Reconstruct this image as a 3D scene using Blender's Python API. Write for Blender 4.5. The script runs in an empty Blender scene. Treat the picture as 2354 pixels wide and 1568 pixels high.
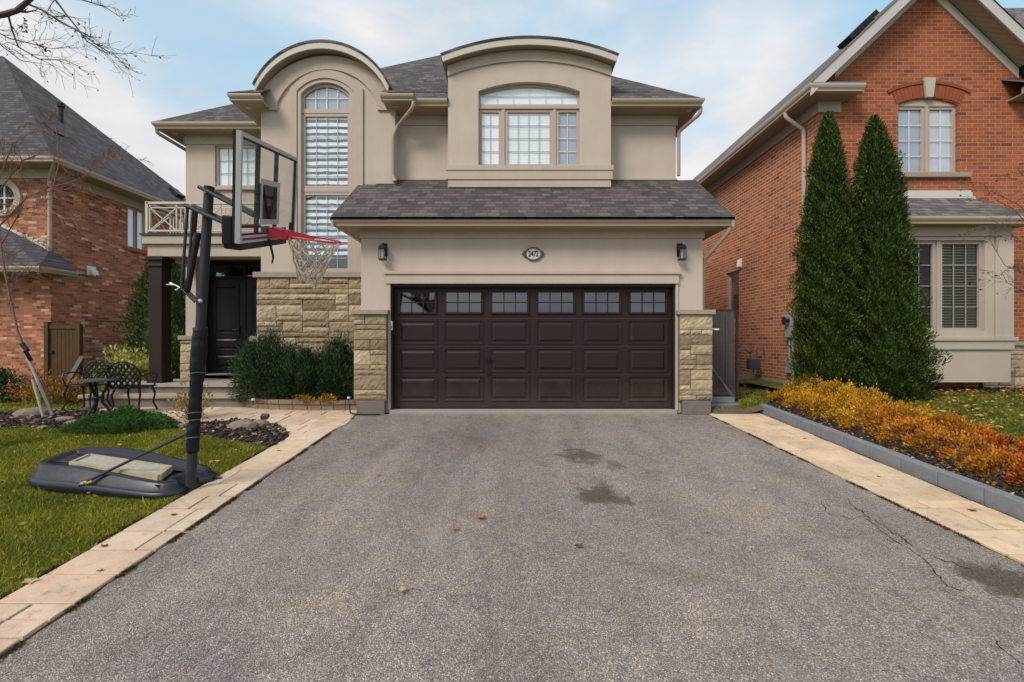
import bpy, bmesh, math, random
import numpy as np
from mathutils import Vector, Matrix
from mathutils.geometry import tessellate_polygon
random.seed(7); RNG = np.random.default_rng(7)
R = math.radians
scene = bpy.context.scene

# ------------------------------------------------------------------ camera, world, sun, exposure
CY, CZ, F = -7.78, 1.175, 1046.0          # camera stands on the driveway, 16 mm lens
cam = bpy.data.cameras.new('camera'); camo = bpy.data.objects.new('camera', cam)
scene.collection.objects.link(camo)
camo.location = (0, CY, CZ); camo.rotation_euler = (R(90), 0, 0)
cam.sensor_width = 36.0; cam.lens = 36.0 * F / 2354.0; cam.clip_start = 0.05; cam.clip_end = 2000
scene.camera = camo

SUN_EL, SUN_AZ = 42.0, 222.0              # azimuth clockwise from +Y: front left of the house
world = bpy.data.worlds.new('World'); scene.world = world; world.use_nodes = True
wn, wl = world.node_tree.nodes, world.node_tree.links
wn.clear()
wout = wn.new('ShaderNodeOutputWorld'); bg = wn.new('ShaderNodeBackground'); bg.inputs['Strength'].default_value = 0.15
sky = wn.new('ShaderNodeTexSky'); sky.sky_type = 'NISHITA'; sky.sun_disc = False
sky.sun_elevation = R(SUN_EL); sky.sun_rotation = R(SUN_AZ); sky.air_density = 1.0; sky.dust_density = 1.0; sky.ozone_density = 1.0
tc = wn.new('ShaderNodeTexCoord')
mp = wn.new('ShaderNodeMapping'); mp.inputs['Scale'].default_value = (1.0, 1.0, 2.3); mp.inputs['Location'].default_value = (0.35, 0.1, 0.35)
wl.new(tc.outputs['Generated'], mp.inputs['Vector'])
n1 = wn.new('ShaderNodeTexNoise'); n1.inputs['Scale'].default_value = 1.6; n1.inputs['Detail'].default_value = 7; n1.inputs['Roughness'].default_value = 0.5; n1.inputs['Distortion'].default_value = 0.35
wl.new(mp.outputs['Vector'], n1.inputs['Vector'])
cr = wn.new('ShaderNodeValToRGB'); cr.color_ramp.elements[0].position = 0.36; cr.color_ramp.elements[1].position = 0.54
wl.new(n1.outputs['Fac'], cr.inputs['Fac'])
n2 = wn.new('ShaderNodeTexNoise'); n2.inputs['Scale'].default_value = 3.2; n2.inputs['Detail'].default_value = 5
wl.new(mp.outputs['Vector'], n2.inputs['Vector'])
cc = wn.new('ShaderNodeMix'); cc.data_type = 'RGBA'
cc.inputs['A'].default_value = (2.85, 2.98, 3.2, 1); cc.inputs['B'].default_value = (3.8, 3.7, 3.74, 1)
r2 = wn.new('ShaderNodeValToRGB'); r2.color_ramp.elements[0].position = 0.36; r2.color_ramp.elements[1].position = 0.6
wl.new(n2.outputs['Fac'], r2.inputs['Fac']); wl.new(r2.outputs['Color'], cc.inputs['Factor'])
tint = wn.new('ShaderNodeMix'); tint.data_type = 'RGBA'; tint.inputs['Factor'].default_value = 0.72
tint.inputs['B'].default_value = (1.85, 3.05, 3.7, 1)
wl.new(sky.outputs['Color'], tint.inputs['A'])
mx = wn.new('ShaderNodeMix'); mx.data_type = 'RGBA'
wl.new(cr.outputs['Color'], mx.inputs['Factor']); wl.new(tint.outputs['Result'], mx.inputs['A']); wl.new(cc.outputs['Result'], mx.inputs['B'])
wl.new(mx.outputs['Result'], bg.inputs['Color']); wl.new(bg.outputs['Background'], wout.inputs['Surface'])

sl = bpy.data.lights.new('sun', 'SUN'); sl.energy = 1.8; sl.angle = R(22); sl.color = (1.0, 0.92, 0.82)
so = bpy.data.objects.new('sun', sl); scene.collection.objects.link(so)
sd = Vector((math.sin(R(SUN_AZ)) * math.cos(R(SUN_EL)), math.cos(R(SUN_AZ)) * math.cos(R(SUN_EL)), math.sin(R(SUN_EL))))
so.rotation_euler = sd.to_track_quat('Z', 'Y').to_euler(); so.location = (-20, -20, 30)
scene.view_settings.view_transform = 'Standard'; scene.view_settings.look = 'None'
scene.view_settings.exposure = 0.68; scene.view_settings.gamma = 1.0
scene.render.engine = 'CYCLES'
try:
    scene.cycles.max_bounces = 8; scene.cycles.transparent_max_bounces = 16; scene.cycles.use_denoising = True
except Exception: pass

# ------------------------------------------------------------------ helpers
def W(x, y, d):                            # a point seen at (x, y) of the 2354 px wide photo, d metres ahead of the camera
    return Vector(((x - 1177) * d / F, CY + d, CZ + (784 - y) * d / F))
def PX(x, d): return (x - 1177) * d / F
def PZ(y, d): return CZ + (784 - y) * d / F
def gz(x, y):                              # ground height: driveway side slopes down to the street
    if y > 0: return -0.061
    if y > -10: return -0.061 + 0.0545 * y
    return -0.606
def gr(x, y):                              # raised ground of the right-hand neighbour
    return max(-0.55, min(-0.13 + 0.084 * (y - CY - 4.0), 0.25))
def G(x, y):                               # ground point under a pixel
    d = 1.66 * F / max(y - 727, 1)
    if d > 7.78: d = 1.236 * F / (y - 784)
    return ((x - 1177) * d / F, CY + d)

def link(o, parent=None):
    scene.collection.objects.link(o)
    if parent is not None: o.parent = parent
    return o
def tag(o, label=None, cat=None, group=None, kind=None):
    if label: o['label'] = label
    if cat: o['category'] = cat
    if group: o['group'] = group
    if kind: o['kind'] = kind
    return o
def thing(name, label, cat, loc=(0, 0, 0), group=None):
    o = bpy.data.objects.new(name, None); link(o); o.location = loc; o.empty_display_size = 0.2
    return tag(o, label, cat, group)

class MB:
    def __init__(s): s.v = []; s.f = []; s.mi = []; s.cur = 0
    def add(s, vs, fs):
        s.__dict__.setdefault('g', []).append((len(s.v), len(s.f))); b = len(s.v); s.v += [tuple(v) for v in vs]
        for f in fs: s.f.append(tuple(i + b for i in f)); s.mi.append(s.cur)
    def box(s, x0, x1, y0, y1, z0, z1):
        if x0 > x1: x0, x1 = x1, x0
        if y0 > y1: y0, y1 = y1, y0
        if z0 > z1: z0, z1 = z1, z0
        s.add([(x0,y0,z0),(x1,y0,z0),(x1,y1,z0),(x0,y1,z0),(x0,y0,z1),(x1,y0,z1),(x1,y1,z1),(x0,y1,z1)],
              [(0,3,2,1),(4,5,6,7),(0,1,5,4),(1,2,6,5),(2,3,7,6),(3,0,4,7)])
    def obox(s, c, ax, ay, az, hx, hy, hz):   # oriented box
        c = Vector(c); ax, ay, az = Vector(ax).normalized()*hx, Vector(ay).normalized()*hy, Vector(az).normalized()*hz
        vs = [c + sx*ax + sy*ay + sz*az for sz in (-1,1) for sx, sy in ((-1,-1),(1,-1),(1,1),(-1,1))]
        s.add(vs, [(0,3,2,1),(4,5,6,7),(0,1,5,4),(1,2,6,5),(2,3,7,6),(3,0,4,7)])
    def tube(s, pts, r, n=8, caps=True):
        pts = [Vector(p) for p in pts]
        rs = r if isinstance(r, (list, tuple)) else [r]*len(pts)
        rings = []; up = Vector((0,0,1)); prev = None
        for i, p in enumerate(pts):
            t = (pts[min(i+1, len(pts)-1)] - pts[max(i-1, 0)])
            if t.length < 1e-9: t = Vector((0,0,1))
            t.normalize()
            if prev is None:
                a = up.cross(t)
                if a.length < 1e-3: a = Vector((1,0,0)).cross(t)
            else:
                a = prev - t * prev.dot(t)
                if a.length < 1e-4: a = up.cross(t)
            a.normalize(); prev = a; b = t.cross(a)
            rings.append([p + rs[i]*(math.cos(2*math.pi*k/n)*a + math.sin(2*math.pi*k/n)*b) for k in range(n)])
        vs = [v for rg in rings for v in rg]; fs = []
        for i in range(len(pts)-1):
            for k in range(n):
                k2 = (k+1) % n; fs.append((i*n+k, i*n+k2, (i+1)*n+k2, (i+1)*n+k))
        if caps:
            fs.append(tuple(range(n))[::-1]); fs.append(tuple((len(pts)-1)*n+k for k in range(n)))
        s.add(vs, fs)
    def prism(s, outer, holes, a, b, plane='xz'):     # 2-D outline with holes, extruded from a to b along the third axis
        def M(u, v, w):
            return (u, w, v) if plane == 'xz' else ((w, u, v) if plane == 'yz' else (u, v, w))
        loops = [outer] + list(holes or [])
        pts = [p for l in loops for p in l]
        tris = tessellate_polygon([[Vector((p[0], p[1], 0)) for p in l] for l in loops])
        n = len(pts)
        vs = [M(p[0], p[1], a) for p in pts] + [M(p[0], p[1], b) for p in pts]
        fs = [tuple(t) for t in tris] + [tuple(i + n for i in t)[::-1] for t in tris]
        k = 0
        for l in loops:
            m = len(l)
            for i in range(m):
                j = (i+1) % m; fs.append((k+i, k+j, n+k+j, n+k+i))
            k += m
        s.add(vs, fs)
    def sphere(s, c, rx, ry, rz, nu=12, nv=8, jit=0):
        vs = []; fs = []
        for i in range(nv+1):
            th = math.pi*i/nv
            for k in range(nu):
                ph = 2*math.pi*k/nu; j = 1 + random.uniform(-jit, jit)
                vs.append((c[0]+rx*j*math.sin(th)*math.cos(ph), c[1]+ry*j*math.sin(th)*math.sin(ph), c[2]+rz*j*math.cos(th)))
        for i in range(nv):
            for k in range(nu):
                k2=(k+1)%nu; fs.append((i*nu+k,(i+1)*nu+k,(i+1)*nu+k2,i*nu+k2))
        s.add(vs, fs)
    def quad(s, *vs): s.add(vs, [tuple(range(len(vs)))])
    def each(s, name, mat, parent=None, **kw):          # every added shape becomes an object of its own
        out = []; g = s.g + [(len(s.v), len(s.f))]
        for (v0, f0), (v1, f1) in zip(g[:-1], g[1:]):
            q = MB(); q.v = s.v[v0:v1]; q.f = [tuple(i-v0 for i in f) for f in s.f[f0:f1]]; q.mi = [0]*len(q.f); out.append(q.build(name, mat, parent, **kw))
        return out
    def build(s, name, mat, parent=None, smooth=False, bevel=0, recalc=True, loc=None):
        me = bpy.data.meshes.new(name); me.from_pydata(s.v, [], s.f)
        for m in (mat if isinstance(mat, (list, tuple)) else [mat]): me.materials.append(m)
        if isinstance(mat, (list, tuple)): me.polygons.foreach_set('material_index', s.mi)
        if recalc or bevel:
            bm = bmesh.new(); bm.from_mesh(me)
            if bevel:
                bmesh.ops.remove_doubles(bm, verts=bm.verts, dist=1e-5)
                ed = [e for e in bm.edges if len(e.link_faces) == 2 and e.calc_face_angle(0) > 0.6]
                bmesh.ops.recalc_face_normals(bm, faces=bm.faces)
                bmesh.ops.bevel(bm, geom=ed, offset=bevel, segments=2, affect='EDGES', profile=0.6, clamp_overlap=True)
            bmesh.ops.recalc_face_normals(bm, faces=bm.faces)
            bm.to_mesh(me); bm.free()
        if smooth: me.polygons.foreach_set('use_smooth', [True]*len(me.polygons))
        o = bpy.data.objects.new(name, me); link(o, parent)
        if parent is not None:                          # vertices are in world space: undo the parents' offset
            off = Vector((0,0,0)); p = parent
            while p is not None: off += p.location; p = p.parent
            me.transform(Matrix.Translation(-off))
        elif len(s.v):
            a = np.array(s.v); c = Vector(((a[:,0].min()+a[:,0].max())/2, (a[:,1].min()+a[:,1].max())/2, a[:,2].min()))
            me.transform(Matrix.Translation(-c)); o.location = c
        return o

def arc(x0, x1, z, rise, n=24):            # points of a segmental arch from right to left
    h = (x1-x0)/2; r = (h*h + rise*rise)/(2*rise); cx = (x0+x1)/2; cz = z + rise - r
    a = math.asin(min(1, h/r)) if rise <= h else math.pi - math.asin(h/r)
    return [(cx + r*math.sin(a - 2*a*i/n), cz + r*math.cos(a - 2*a*i/n)) for i in range(n+1)]
def rect(x0, x1, z0, z1): return [(x0,z0),(x1,z0),(x1,z1),(x0,z1)]
def arched(x0, x1, z0, zs, rise, n=20): return [(x0,z0),(x1,z0)] + arc(x0, x1, zs, rise, n)

# ------------------------------------------------------------------ materials
class NT:
    def __init__(s, name):
        s.m = bpy.data.materials.new(name); s.m.use_nodes = True; s.t = s.m.node_tree; s.n = s.t.nodes; s.l = s.t.links
        s.b = s.n['Principled BSDF']; s.out = s.n['Material Output']
    def node(s, t, **kw):
        n = s.n.new(t)
        for k, v in kw.items():
            if k in n.inputs: n.inputs[k].default_value = v
            else: setattr(n, k, v)
        return n
    def noise(s, vec, scale, detail=4, rough=0.5, dist=0):
        n = s.node('ShaderNodeTexNoise', Scale=scale, Detail=detail, Roughness=rough, Distortion=dist)
        if vec is not None: s.l.new(vec, n.inputs['Vector'])
        return n.outputs['Fac']
    def ramp(s, fac, stops, interp='LINEAR'):
        n = s.n.new('ShaderNodeValToRGB'); s.l.new(fac, n.inputs['Fac']); e = n.color_ramp.elements; n.color_ramp.interpolation = interp
        while len(e) < len(stops): e.new(0.5)
        for i, (p, c) in enumerate(stops):
            e[i].position = p; e[i].color = (c, c, c, 1) if not isinstance(c, (tuple, list)) else tuple(c[:3]) + (1,)
        return n.outputs['Color']
    def mix(s, f, a, b, mode='MIX'):
        n = s.n.new('ShaderNodeMix'); n.data_type = 'RGBA'; n.blend_type = mode
        for k, v in (('Factor', f), ('A', a), ('B', b)):
            if isinstance(v, (int, float)): n.inputs[k].default_value = v if k == 'Factor' else (v, v, v, 1)
            elif isinstance(v, (tuple, list)): n.inputs[k].default_value = tuple(v[:3]) + (1,)
            else: s.l.new(v, n.inputs[k])
        return n.outputs['Result']
    def math(s, op, a, b=0, c=0):
        n = s.n.new('ShaderNodeMath'); n.operation = op
        for i, v in enumerate((a, b, c)):
            if isinstance(v, (int, float)): n.inputs[i].default_value = v
            else: s.l.new(v, n.inputs[i])
        return n.outputs[0]
    def pos(s): return s.node('ShaderNodeNewGeometry').outputs['Position']
    def island(s): return s.node('ShaderNodeNewGeometry').outputs['Random Per Island']
    def bump(s, h, strength=0.3, dist=0.01, normal=None):
        n = s.node('ShaderNodeBump', Strength=strength, Distance=dist); s.l.new(h, n.inputs['Height'])
        if normal is not None: s.l.new(normal, n.inputs['Normal'])
        s.l.new(n.outputs['Normal'], s.b.inputs['Normal']); return n.outputs['Normal']
    def col(s, c):
        if isinstance(c, (tuple, list)): s.b.inputs['Base Color'].default_value = tuple(c[:3]) + (1,)
        else: s.l.new(c, s.b.inputs['Base Color'])
    def rough(s, r):
        if isinstance(r, (int, float)): s.b.inputs['Roughness'].default_value = r
        else: s.l.new(r, s.b.inputs['Roughness'])

def C(r, g, b):                            # 0-255 display values to linear
    def f(v):
        v /= 255.0
        return v/12.92 if v <= 0.04045 else ((v+0.055)/1.055)**2.4
    return (f(r), f(g), f(b))
def sc(c, k): return tuple(v*k for v in c)

def simple(name, c, rough=0.6, var=0.12, scale=8, metal=0.0, bump=0.0, bscale=120, spec=0.28, dust=0.0):
    t = NT(name); p = t.pos()
    t.col(t.mix(t.noise(p, scale, 5, 0.6), sc(c, 1-var), sc(c, 1+var)))
    if dust:
        sx_ = t.node('ShaderNodeSeparateXYZ'); t.l.new(p, sx_.inputs[0]); dz_ = t.ramp(t.math('ADD', sx_.outputs[2], t.math('MULTIPLY', t.noise(p, 3, 6, 0.7), 0.9)), [(0.35, dust), (0.95, 0.0)])
        t.col(t.mix(dz_, t.mix(t.noise(p, scale, 5, 0.6), sc(c, 1-var), sc(c, 1+var)), (0.10, 0.085, 0.07)))
    t.rough(t.math('ADD', t.math('MULTIPLY', t.noise(p, scale*2.3, 4), 0.25), rough-0.12)); t.b.inputs['Metallic'].default_value = metal
    t.b.inputs['Specular IOR Level'].default_value = spec
    if bump: t.bump(t.noise(p, bscale, 3), bump, 0.004)
    return t.m

def stucco(name, c):
    t = NT(name); p = t.pos()
    a = t.mix(t.noise(p, 1.3, 6, 0.6), sc(c, 0.88), sc(c, 1.10))
    mp = t.node('ShaderNodeMapping', Scale=(5, 5, 0.5)); t.l.new(p, mp.inputs['Vector'])
    st = t.ramp(t.noise(mp.outputs[0], 1.0, 6, 0.65), [(0.35, 0.955), (0.6, 1.0)])
    a = t.mix(1.0, a, st, 'MULTIPLY')
    sp = t.ramp(t.noise(p, 160, 2, 0.7), [(0.3, 0.93), (0.7, 1.04)])
    t.col(t.mix(1.0, a, sp, 'MULTIPLY')); t.rough(0.92)
    t.bump(t.noise(p, 130, 3, 0.8), 0.5, 0.004); return t.m

def axis_vec(t, ax, kz):
    p = t.pos(); s = t.node('ShaderNodeSeparateXYZ'); t.l.new(p, s.inputs[0])
    u = s.outputs[0] if ax == 'x' else (s.outputs[1] if ax == 'y' else t.math('ADD', s.outputs[0], s.outputs[1]))
    c = t.node('ShaderNodeCombineXYZ'); t.l.new(u, c.inputs[0]); t.l.new(t.math('MULTIPLY', s.outputs[2], kz), c.inputs[1])
    return p, c.outputs[0]

def brick(name, stops, mortar, w=0.225, h=0.0755, ax='xy', cleft=0.0):
    t = NT(name); p, v = axis_vec(t, ax, 1.0)
    def bt(sm):
        b = t.node('ShaderNodeTexBrick', Scale=1.0, **{'Mortar Size': 0.007, 'Mortar Smooth': sm, 'Brick Width': w, 'Row Height': h, 'Bias': 0.0})
        b.inputs['Color1'].default_value = (0,0,0,1); b.inputs['Color2'].default_value = (1,1,1,1); b.inputs['Mortar'].default_value = (0.5,)*3 + (1,)
        wob = t.node('ShaderNodeVectorMath', operation='ADD'); t.l.new(v, wob.inputs[0])
        sc_ = t.node('ShaderNodeVectorMath', operation='SCALE'); sc_.inputs['Scale'].default_value = 0.006
        nz = t.node('ShaderNodeTexNoise', Scale=9.0, Detail=2.0); t.l.new(p, nz.inputs['Vector']); t.l.new(nz.outputs['Color'], sc_.inputs[0])
        t.l.new(sc_.outputs[0], wob.inputs[1]); t.l.new(wob.outputs[0], b.inputs['Vector']); return b
    b = bt(0.3)
    base = t.ramp(b.outputs['Color'], stops)
    base = t.mix(t.noise(p, 55, 4, 0.7), sc((1,1,1), 0.78), sc((1,1,1), 1.18)) if False else t.mix(1.0, base, t.ramp(t.noise(p, 45, 5, 0.7), [(0.3, 0.72), (0.7, 1.2)]), 'MULTIPLY')
    base = t.mix(1.0, base, t.ramp(t.noise(p, 0.7, 5, 0.6), [(0.3, 0.82), (0.7, 1.14)]), 'MULTIPLY')
    t.col(t.mix(b.outputs['Fac'], base, t.mix(t.noise(p, 30, 3), sc(mortar, 0.75), sc(mortar, 1.15)))); t.rough(0.88)
    hgt = t.math('ADD', t.math('MULTIPLY', b.outputs['Fac'], -1.0), t.math('MULTIPLY', t.noise(p, 60, 4, 0.7), 0.45))
    t.bump(hgt, 0.8, 0.012); return t.m

def shingle(name, stops, ax, kz):
    t = NT(name); p, v = axis_vec(t, ax, kz)
    b = t.node('ShaderNodeTexBrick', Scale=1.0, **{'Mortar Size': 0.0035, 'Mortar Smooth': 0.2, 'Brick Width': 0.15, 'Row Height': 0.14, 'Bias': 0.0})
    b.offset = 0.37; b.offset_frequency = 2; b.squash = 1.35; b.squash_frequency = 3
    b.inputs['Color1'].default_value = (0,0,0,1); b.inputs['Color2'].default_value = (1,1,1,1); b.inputs['Mortar'].default_value = (0.3,)*3 + (1,)
    t.l.new(v, b.inputs['Vector'])
    c = t.ramp(b.outputs['Color'], stops)
    c = t.mix(1.0, c, t.ramp(t.noise(p, 220, 3, 0.8), [(0.3, 0.6), (0.7, 1.4)]), 'MULTIPLY')
    c = t.mix(1.0, c, t.ramp(t.noise(p, 1.1, 5, 0.6), [(0.3, 0.84), (0.7, 1.15)]), 'MULTIPLY')
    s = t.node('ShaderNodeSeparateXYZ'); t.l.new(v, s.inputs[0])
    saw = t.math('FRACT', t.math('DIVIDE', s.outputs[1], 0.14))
    course_shade = t.ramp(saw, [(0.0, 0.55), (0.10, 0.62), (0.22, 1.0), (1.0, 1.0)])
    c = t.mix(1.0, c, course_shade, 'MULTIPLY')
    t.col(t.mix(b.outputs['Fac'], c, sc(stops[0][1], 0.5))); t.rough(0.95)     # courses overlap; their edge shadow is painted into the colour
    hgt = t.math('ADD', t.math('MULTIPLY', saw, -0.8), t.math('MULTIPLY', b.outputs['Color'], 0.5))
    hgt = t.math('ADD', hgt, t.math('MULTIPLY', t.noise(p, 300, 2), 0.3))
    t.bump(hgt, 1.0, 0.022); return t.m

def leafmat(name, cols, trans=0.25, rough=0.6):
    t = NT(name); i = t.island(); p = t.pos()
    stops = [((k+0.0)/max(1, len(cols)-1), c) for k, c in enumerate(cols)]
    c = t.ramp(i, stops)
    c = t.mix(1.0, c, t.ramp(t.noise(p, 3.5, 4, 0.6), [(0.32, 0.62), (0.68, 1.3)]), 'MULTIPLY')
    t.col(c); t.rough(rough); t.b.inputs['Specular IOR Level'].default_value = 0.3
    tr = t.node('ShaderNodeBsdfTranslucent'); t.l.new(c, tr.inputs['Color'])
    ms = t.node('ShaderNodeMixShader'); ms.inputs[0].default_value = trans
    t.l.new(t.b.outputs[0], ms.inputs[1]); t.l.new(tr.outputs[0], ms.inputs[2]); t.l.new(ms.outputs[0], t.out.inputs['Surface'])
    return t.m

def glassmat(name, refl=0.10, tint=(0.8, 0.86, 0.9), rough=0.02):
    t = NT(name); t.n.remove(t.b)
    tr = t.node('ShaderNodeBsdfTransparent'); tr.inputs['Color'].default_value = tint + (1,)
    gl = t.node('ShaderNodeBsdfGlossy'); gl.inputs['Roughness'].default_value = rough; gl.inputs['Color'].default_value = (0.9, 0.95, 1, 1)
    fr = t.node('ShaderNodeLayerWeight', Blend=0.5); p = t.pos(); fz = t.math('POWER', fr.outputs['Facing'], 4.0)
    nb = t.node('ShaderNodeBump', Strength=0.12, Distance=0.02); t.l.new(t.noise(p, 2.2, 1), nb.inputs['Height']); t.l.new(nb.outputs[0], gl.inputs['Normal'])
    f = t.math('ADD', t.math('MULTIPLY', fz, 0.8 if refl > 0.05 else 0.35), refl)
    ms = t.node('ShaderNodeMixShader'); t.l.new(f, ms.inputs[0]); t.l.new(tr.outputs[0], ms.inputs[1]); t.l.new(gl.outputs[0], ms.inputs[2])
    t.l.new(ms.outputs[0], t.out.inputs['Surface']); return t.m

STUC = stucco('stucco', (0.52, 0.437, 0.375))
STUC_T = stucco('stucco_trim', (0.485, 0.405, 0.345))
STUC_N = stucco('stucco_neighbour', (0.49, 0.42, 0.35))
TRIM = simple('gutter_metal', (0.36, 0.29, 0.225), 0.45, 0.05, 3)
FASC = simple('fascia_paint', (0.50, 0.475, 0.42), 0.5, 0.06, 3)
TRIMN = simple('neighbour_trim', (0.42, 0.35, 0.30), 0.45, 0.06, 3)
WFRAME = simple('window_frame_paint', (0.42, 0.35, 0.31), 0.45, 0.05, 5)
WHITE = simple('white_paint', (0.72, 0.72, 0.72), 0.5, 0.04, 5)
DARKFL = simple('dark_flashing', (0.04, 0.04, 0.045), 0.5)
def soffit_mat():
    t = NT('soffit_panels'); p = t.pos(); s = t.node('ShaderNodeSeparateXYZ'); t.l.new(p, s.inputs[0])
    w = t.math('FRACT', t.math('DIVIDE', t.math('ADD', s.outputs[0], s.outputs[1]), 0.11))
    g = t.math('LESS_THAN', w, 0.12)
    t.col(t.mix(t.noise(p, 3), (0.31, 0.245, 0.185), (0.35, 0.28, 0.21))); t.rough(0.6)
    t.bump(t.math('MULTIPLY', g, -1.0), 1.0, 0.02); return t.m
SOFFIT = soffit_mat()
GLASS = glassmat('window_glass', 0.09, (0.98, 0.99, 1.0)); GLASS_D = glassmat('garage_glass', 0.22, (0.5, 0.55, 0.62))
GLASS_LOW = glassmat('bay_window_glass', 0.012, (0.9, 0.9, 0.88))
GLASS_B = glassmat('backboard_glass', 0.025, (0.94, 0.96, 0.95))
def blindmat(name, a, b, period, duty=0.55):
    t = NT(name); p = t.pos(); s = t.node('ShaderNodeSeparateXYZ'); t.l.new(p, s.inputs[0])
    z = t.math('ADD', s.outputs[2], t.math('MULTIPLY', t.noise(p, 5, 2), period*0.35))
    w = t.math('FRACT', t.math('DIVIDE', z, period))
    m = t.ramp(w, [(0, 1.0), (duty-0.06, 1.0), (duty+0.02, 0.0), (0.93, 0.0), (1.0, 1.0)])
    t.col(t.mix(m, b, a)); t.rough(0.8); return t.m
BLIND_Z = blindmat('zebra_blind', (0.90, 0.94, 0.96), (0.05, 0.07, 0.09), 0.125, 0.52)
BLIND_S = blindmat('slat_blind', (0.20, 0.18, 0.14), (0.010, 0.009, 0.009), 0.052, 0.30)
BLIND_W = simple('white_blind', (0.90, 0.93, 0.94), 0.7, 0.08, 1.5)
BLIND_L = blindmat('light_slat_blind', (0.86, 0.88, 0.88), (0.70, 0.74, 0.76), 0.07, 0.8)
CURT = simple('grey_curtain', (0.36, 0.40, 0.46), 0.8, 0.25, 2.2)
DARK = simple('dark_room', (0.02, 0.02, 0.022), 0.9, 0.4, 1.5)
SH_O = [(0.0, C(66, 60, 60)), (0.5, C(84, 77, 77)), (1.0, C(104, 96, 95))]
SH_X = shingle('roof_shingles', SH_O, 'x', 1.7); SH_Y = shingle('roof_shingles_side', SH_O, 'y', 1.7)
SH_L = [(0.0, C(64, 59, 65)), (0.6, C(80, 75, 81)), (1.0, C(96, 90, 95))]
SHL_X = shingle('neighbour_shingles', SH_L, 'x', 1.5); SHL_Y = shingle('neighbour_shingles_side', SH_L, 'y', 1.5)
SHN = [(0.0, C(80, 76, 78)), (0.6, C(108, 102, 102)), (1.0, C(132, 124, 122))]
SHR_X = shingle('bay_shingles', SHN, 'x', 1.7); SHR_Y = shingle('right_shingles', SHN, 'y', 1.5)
BR_R = brick('red_brick', [(0.0, C(92, 62, 48)), (0.015, C(116, 72, 54)), (0.05, C(140, 74, 48)), (0.5, C(153, 83, 54)), (1.0, C(166, 94, 62))], C(186, 134, 104))
BR_RS = brick('red_brick_lit_side', [(0.0, C(104, 74, 60)), (0.02, C(136, 92, 72)), (0.06, C(158, 92, 64)), (0.55, C(174, 106, 74)), (1.0, C(190, 120, 86))], C(222, 182, 150))  # same brick made lighter: light from the left put into the colour
BR_L = brick('brown_brick', [(0.0, C(118, 76, 60)), (0.25, C(152, 94, 70)), (0.6, C(176, 110, 80)), (0.88, C(190, 126, 96)), (0.97, C(212, 168, 138)), (1.0, C(222, 182, 152))], C(170, 130, 108))
DOORP = simple('brown_door_paint', (0.021, 0.0115, 0.010), 0.45, 0.14, 4, dust=0.35)
DOORB = simple('black_door_paint', (0.009, 0.008, 0.008), 0.4, 0.1, 4)
COLP = simple('brown_column_paint', (0.024, 0.014, 0.011), 0.5, 0.1, 4)
def stone_mat():
    t = NT('sandstone'); p = t.pos(); i = t.island()
    c = t.ramp(i, [(0, C(134, 117, 92)), (0.3, C(158, 140, 112)), (0.6, C(178, 160, 132)), (0.85, C(192, 174, 146)), (1, C(166, 140, 112))])
    c = t.mix(1.0, c, t.ramp(t.noise(p, 9, 6, 0.7), [(0.3, 0.6), (0.55, 1.0), (0.75, 1.22)]), 'MULTIPLY')
    t.col(c); t.rough(0.95); t.bump(t.noise(p, 35, 6, 0.75), 0.9, 0.015); return t.m
STONE = stone_mat(); MORTAR = simple('mortar', (0.17, 0.145, 0.11), 0.95, 0.2, 20)
CAPST = simple('cap_stone', (0.33, 0.27, 0.215), 0.85, 0.2, 12, bump=0.5, bscale=60)
CONC = simple('concrete', (0.30, 0.29, 0.27), 0.9, 0.2, 8, bump=0.5, bscale=80)
CONC_D = simple('footing_block', (0.16, 0.14, 0.125), 0.9, 0.25, 10, bump=0.7, bscale=50)
BLACKM = simple('black_metal', (0.012, 0.012, 0.014), 0.4, 0.2, 10)
WOODG = simple('weathered_wood', (0.17, 0.15, 0.145), 0.85, 0.35, 6)
WOODB = simple('stained_wood', (0.075, 0.036, 0.010), 0.7, 0.35, 5)
SOIL = simple('soil', (0.045, 0.033, 0.026), 0.95, 0.4, 20, bump=0.8, bscale=60)

# ------------------------------------------------------------------ ground, driveway, paths
def sheet(name, poly, zf, mat, off=0.0, thick=0.0, step=0.5, kind='structure', parent=None, jag=0.0, extra_y=()):
    bm = bmesh.new()
    bm.faces.new([bm.verts.new((p[0], p[1], 0)) for p in poly])
    ys = [p[1] for p in poly]; xs = [p[0] for p in poly]
    for k in list(np.arange(math.floor(min(ys)/step)*step, max(ys), step)) + list(extra_y):
        bmesh.ops.bisect_plane(bm, geom=bm.verts[:]+bm.edges[:]+bm.faces[:], plane_co=(0, k, 0), plane_no=(0, 1, 0))
    for k in np.arange(math.floor(min(xs)/2.0)*2.0, max(xs), 2.0):
        bmesh.ops.bisect_plane(bm, geom=bm.verts[:]+bm.edges[:]+bm.faces[:], plane_co=(k, 0, 0), plane_no=(1, 0, 0))
    for v in bm.verts: v.co.z = zf(v.co.x, v.co.y) + off
    bmesh.ops.recalc_face_normals(bm, faces=bm.faces)
    for f in bm.faces:
        if f.normal.z < 0: f.normal_flip()
    if thick:
        r = bmesh.ops.extrude_face_region(bm, geom=bm.faces[:])
        for e in r['geom']:
            if isinstance(e, bmesh.types.BMVert): e.co.z -= thick
        bmesh.ops.recalc_face_normals(bm, faces=bm.faces)
    me = bpy.data.meshes.new(name); bm.to_mesh(me); bm.free(); me.materials.append(mat)
    o = bpy.data.objects.new(name, me); link(o, parent)
    if kind: o['kind'] = kind
    return o

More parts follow.
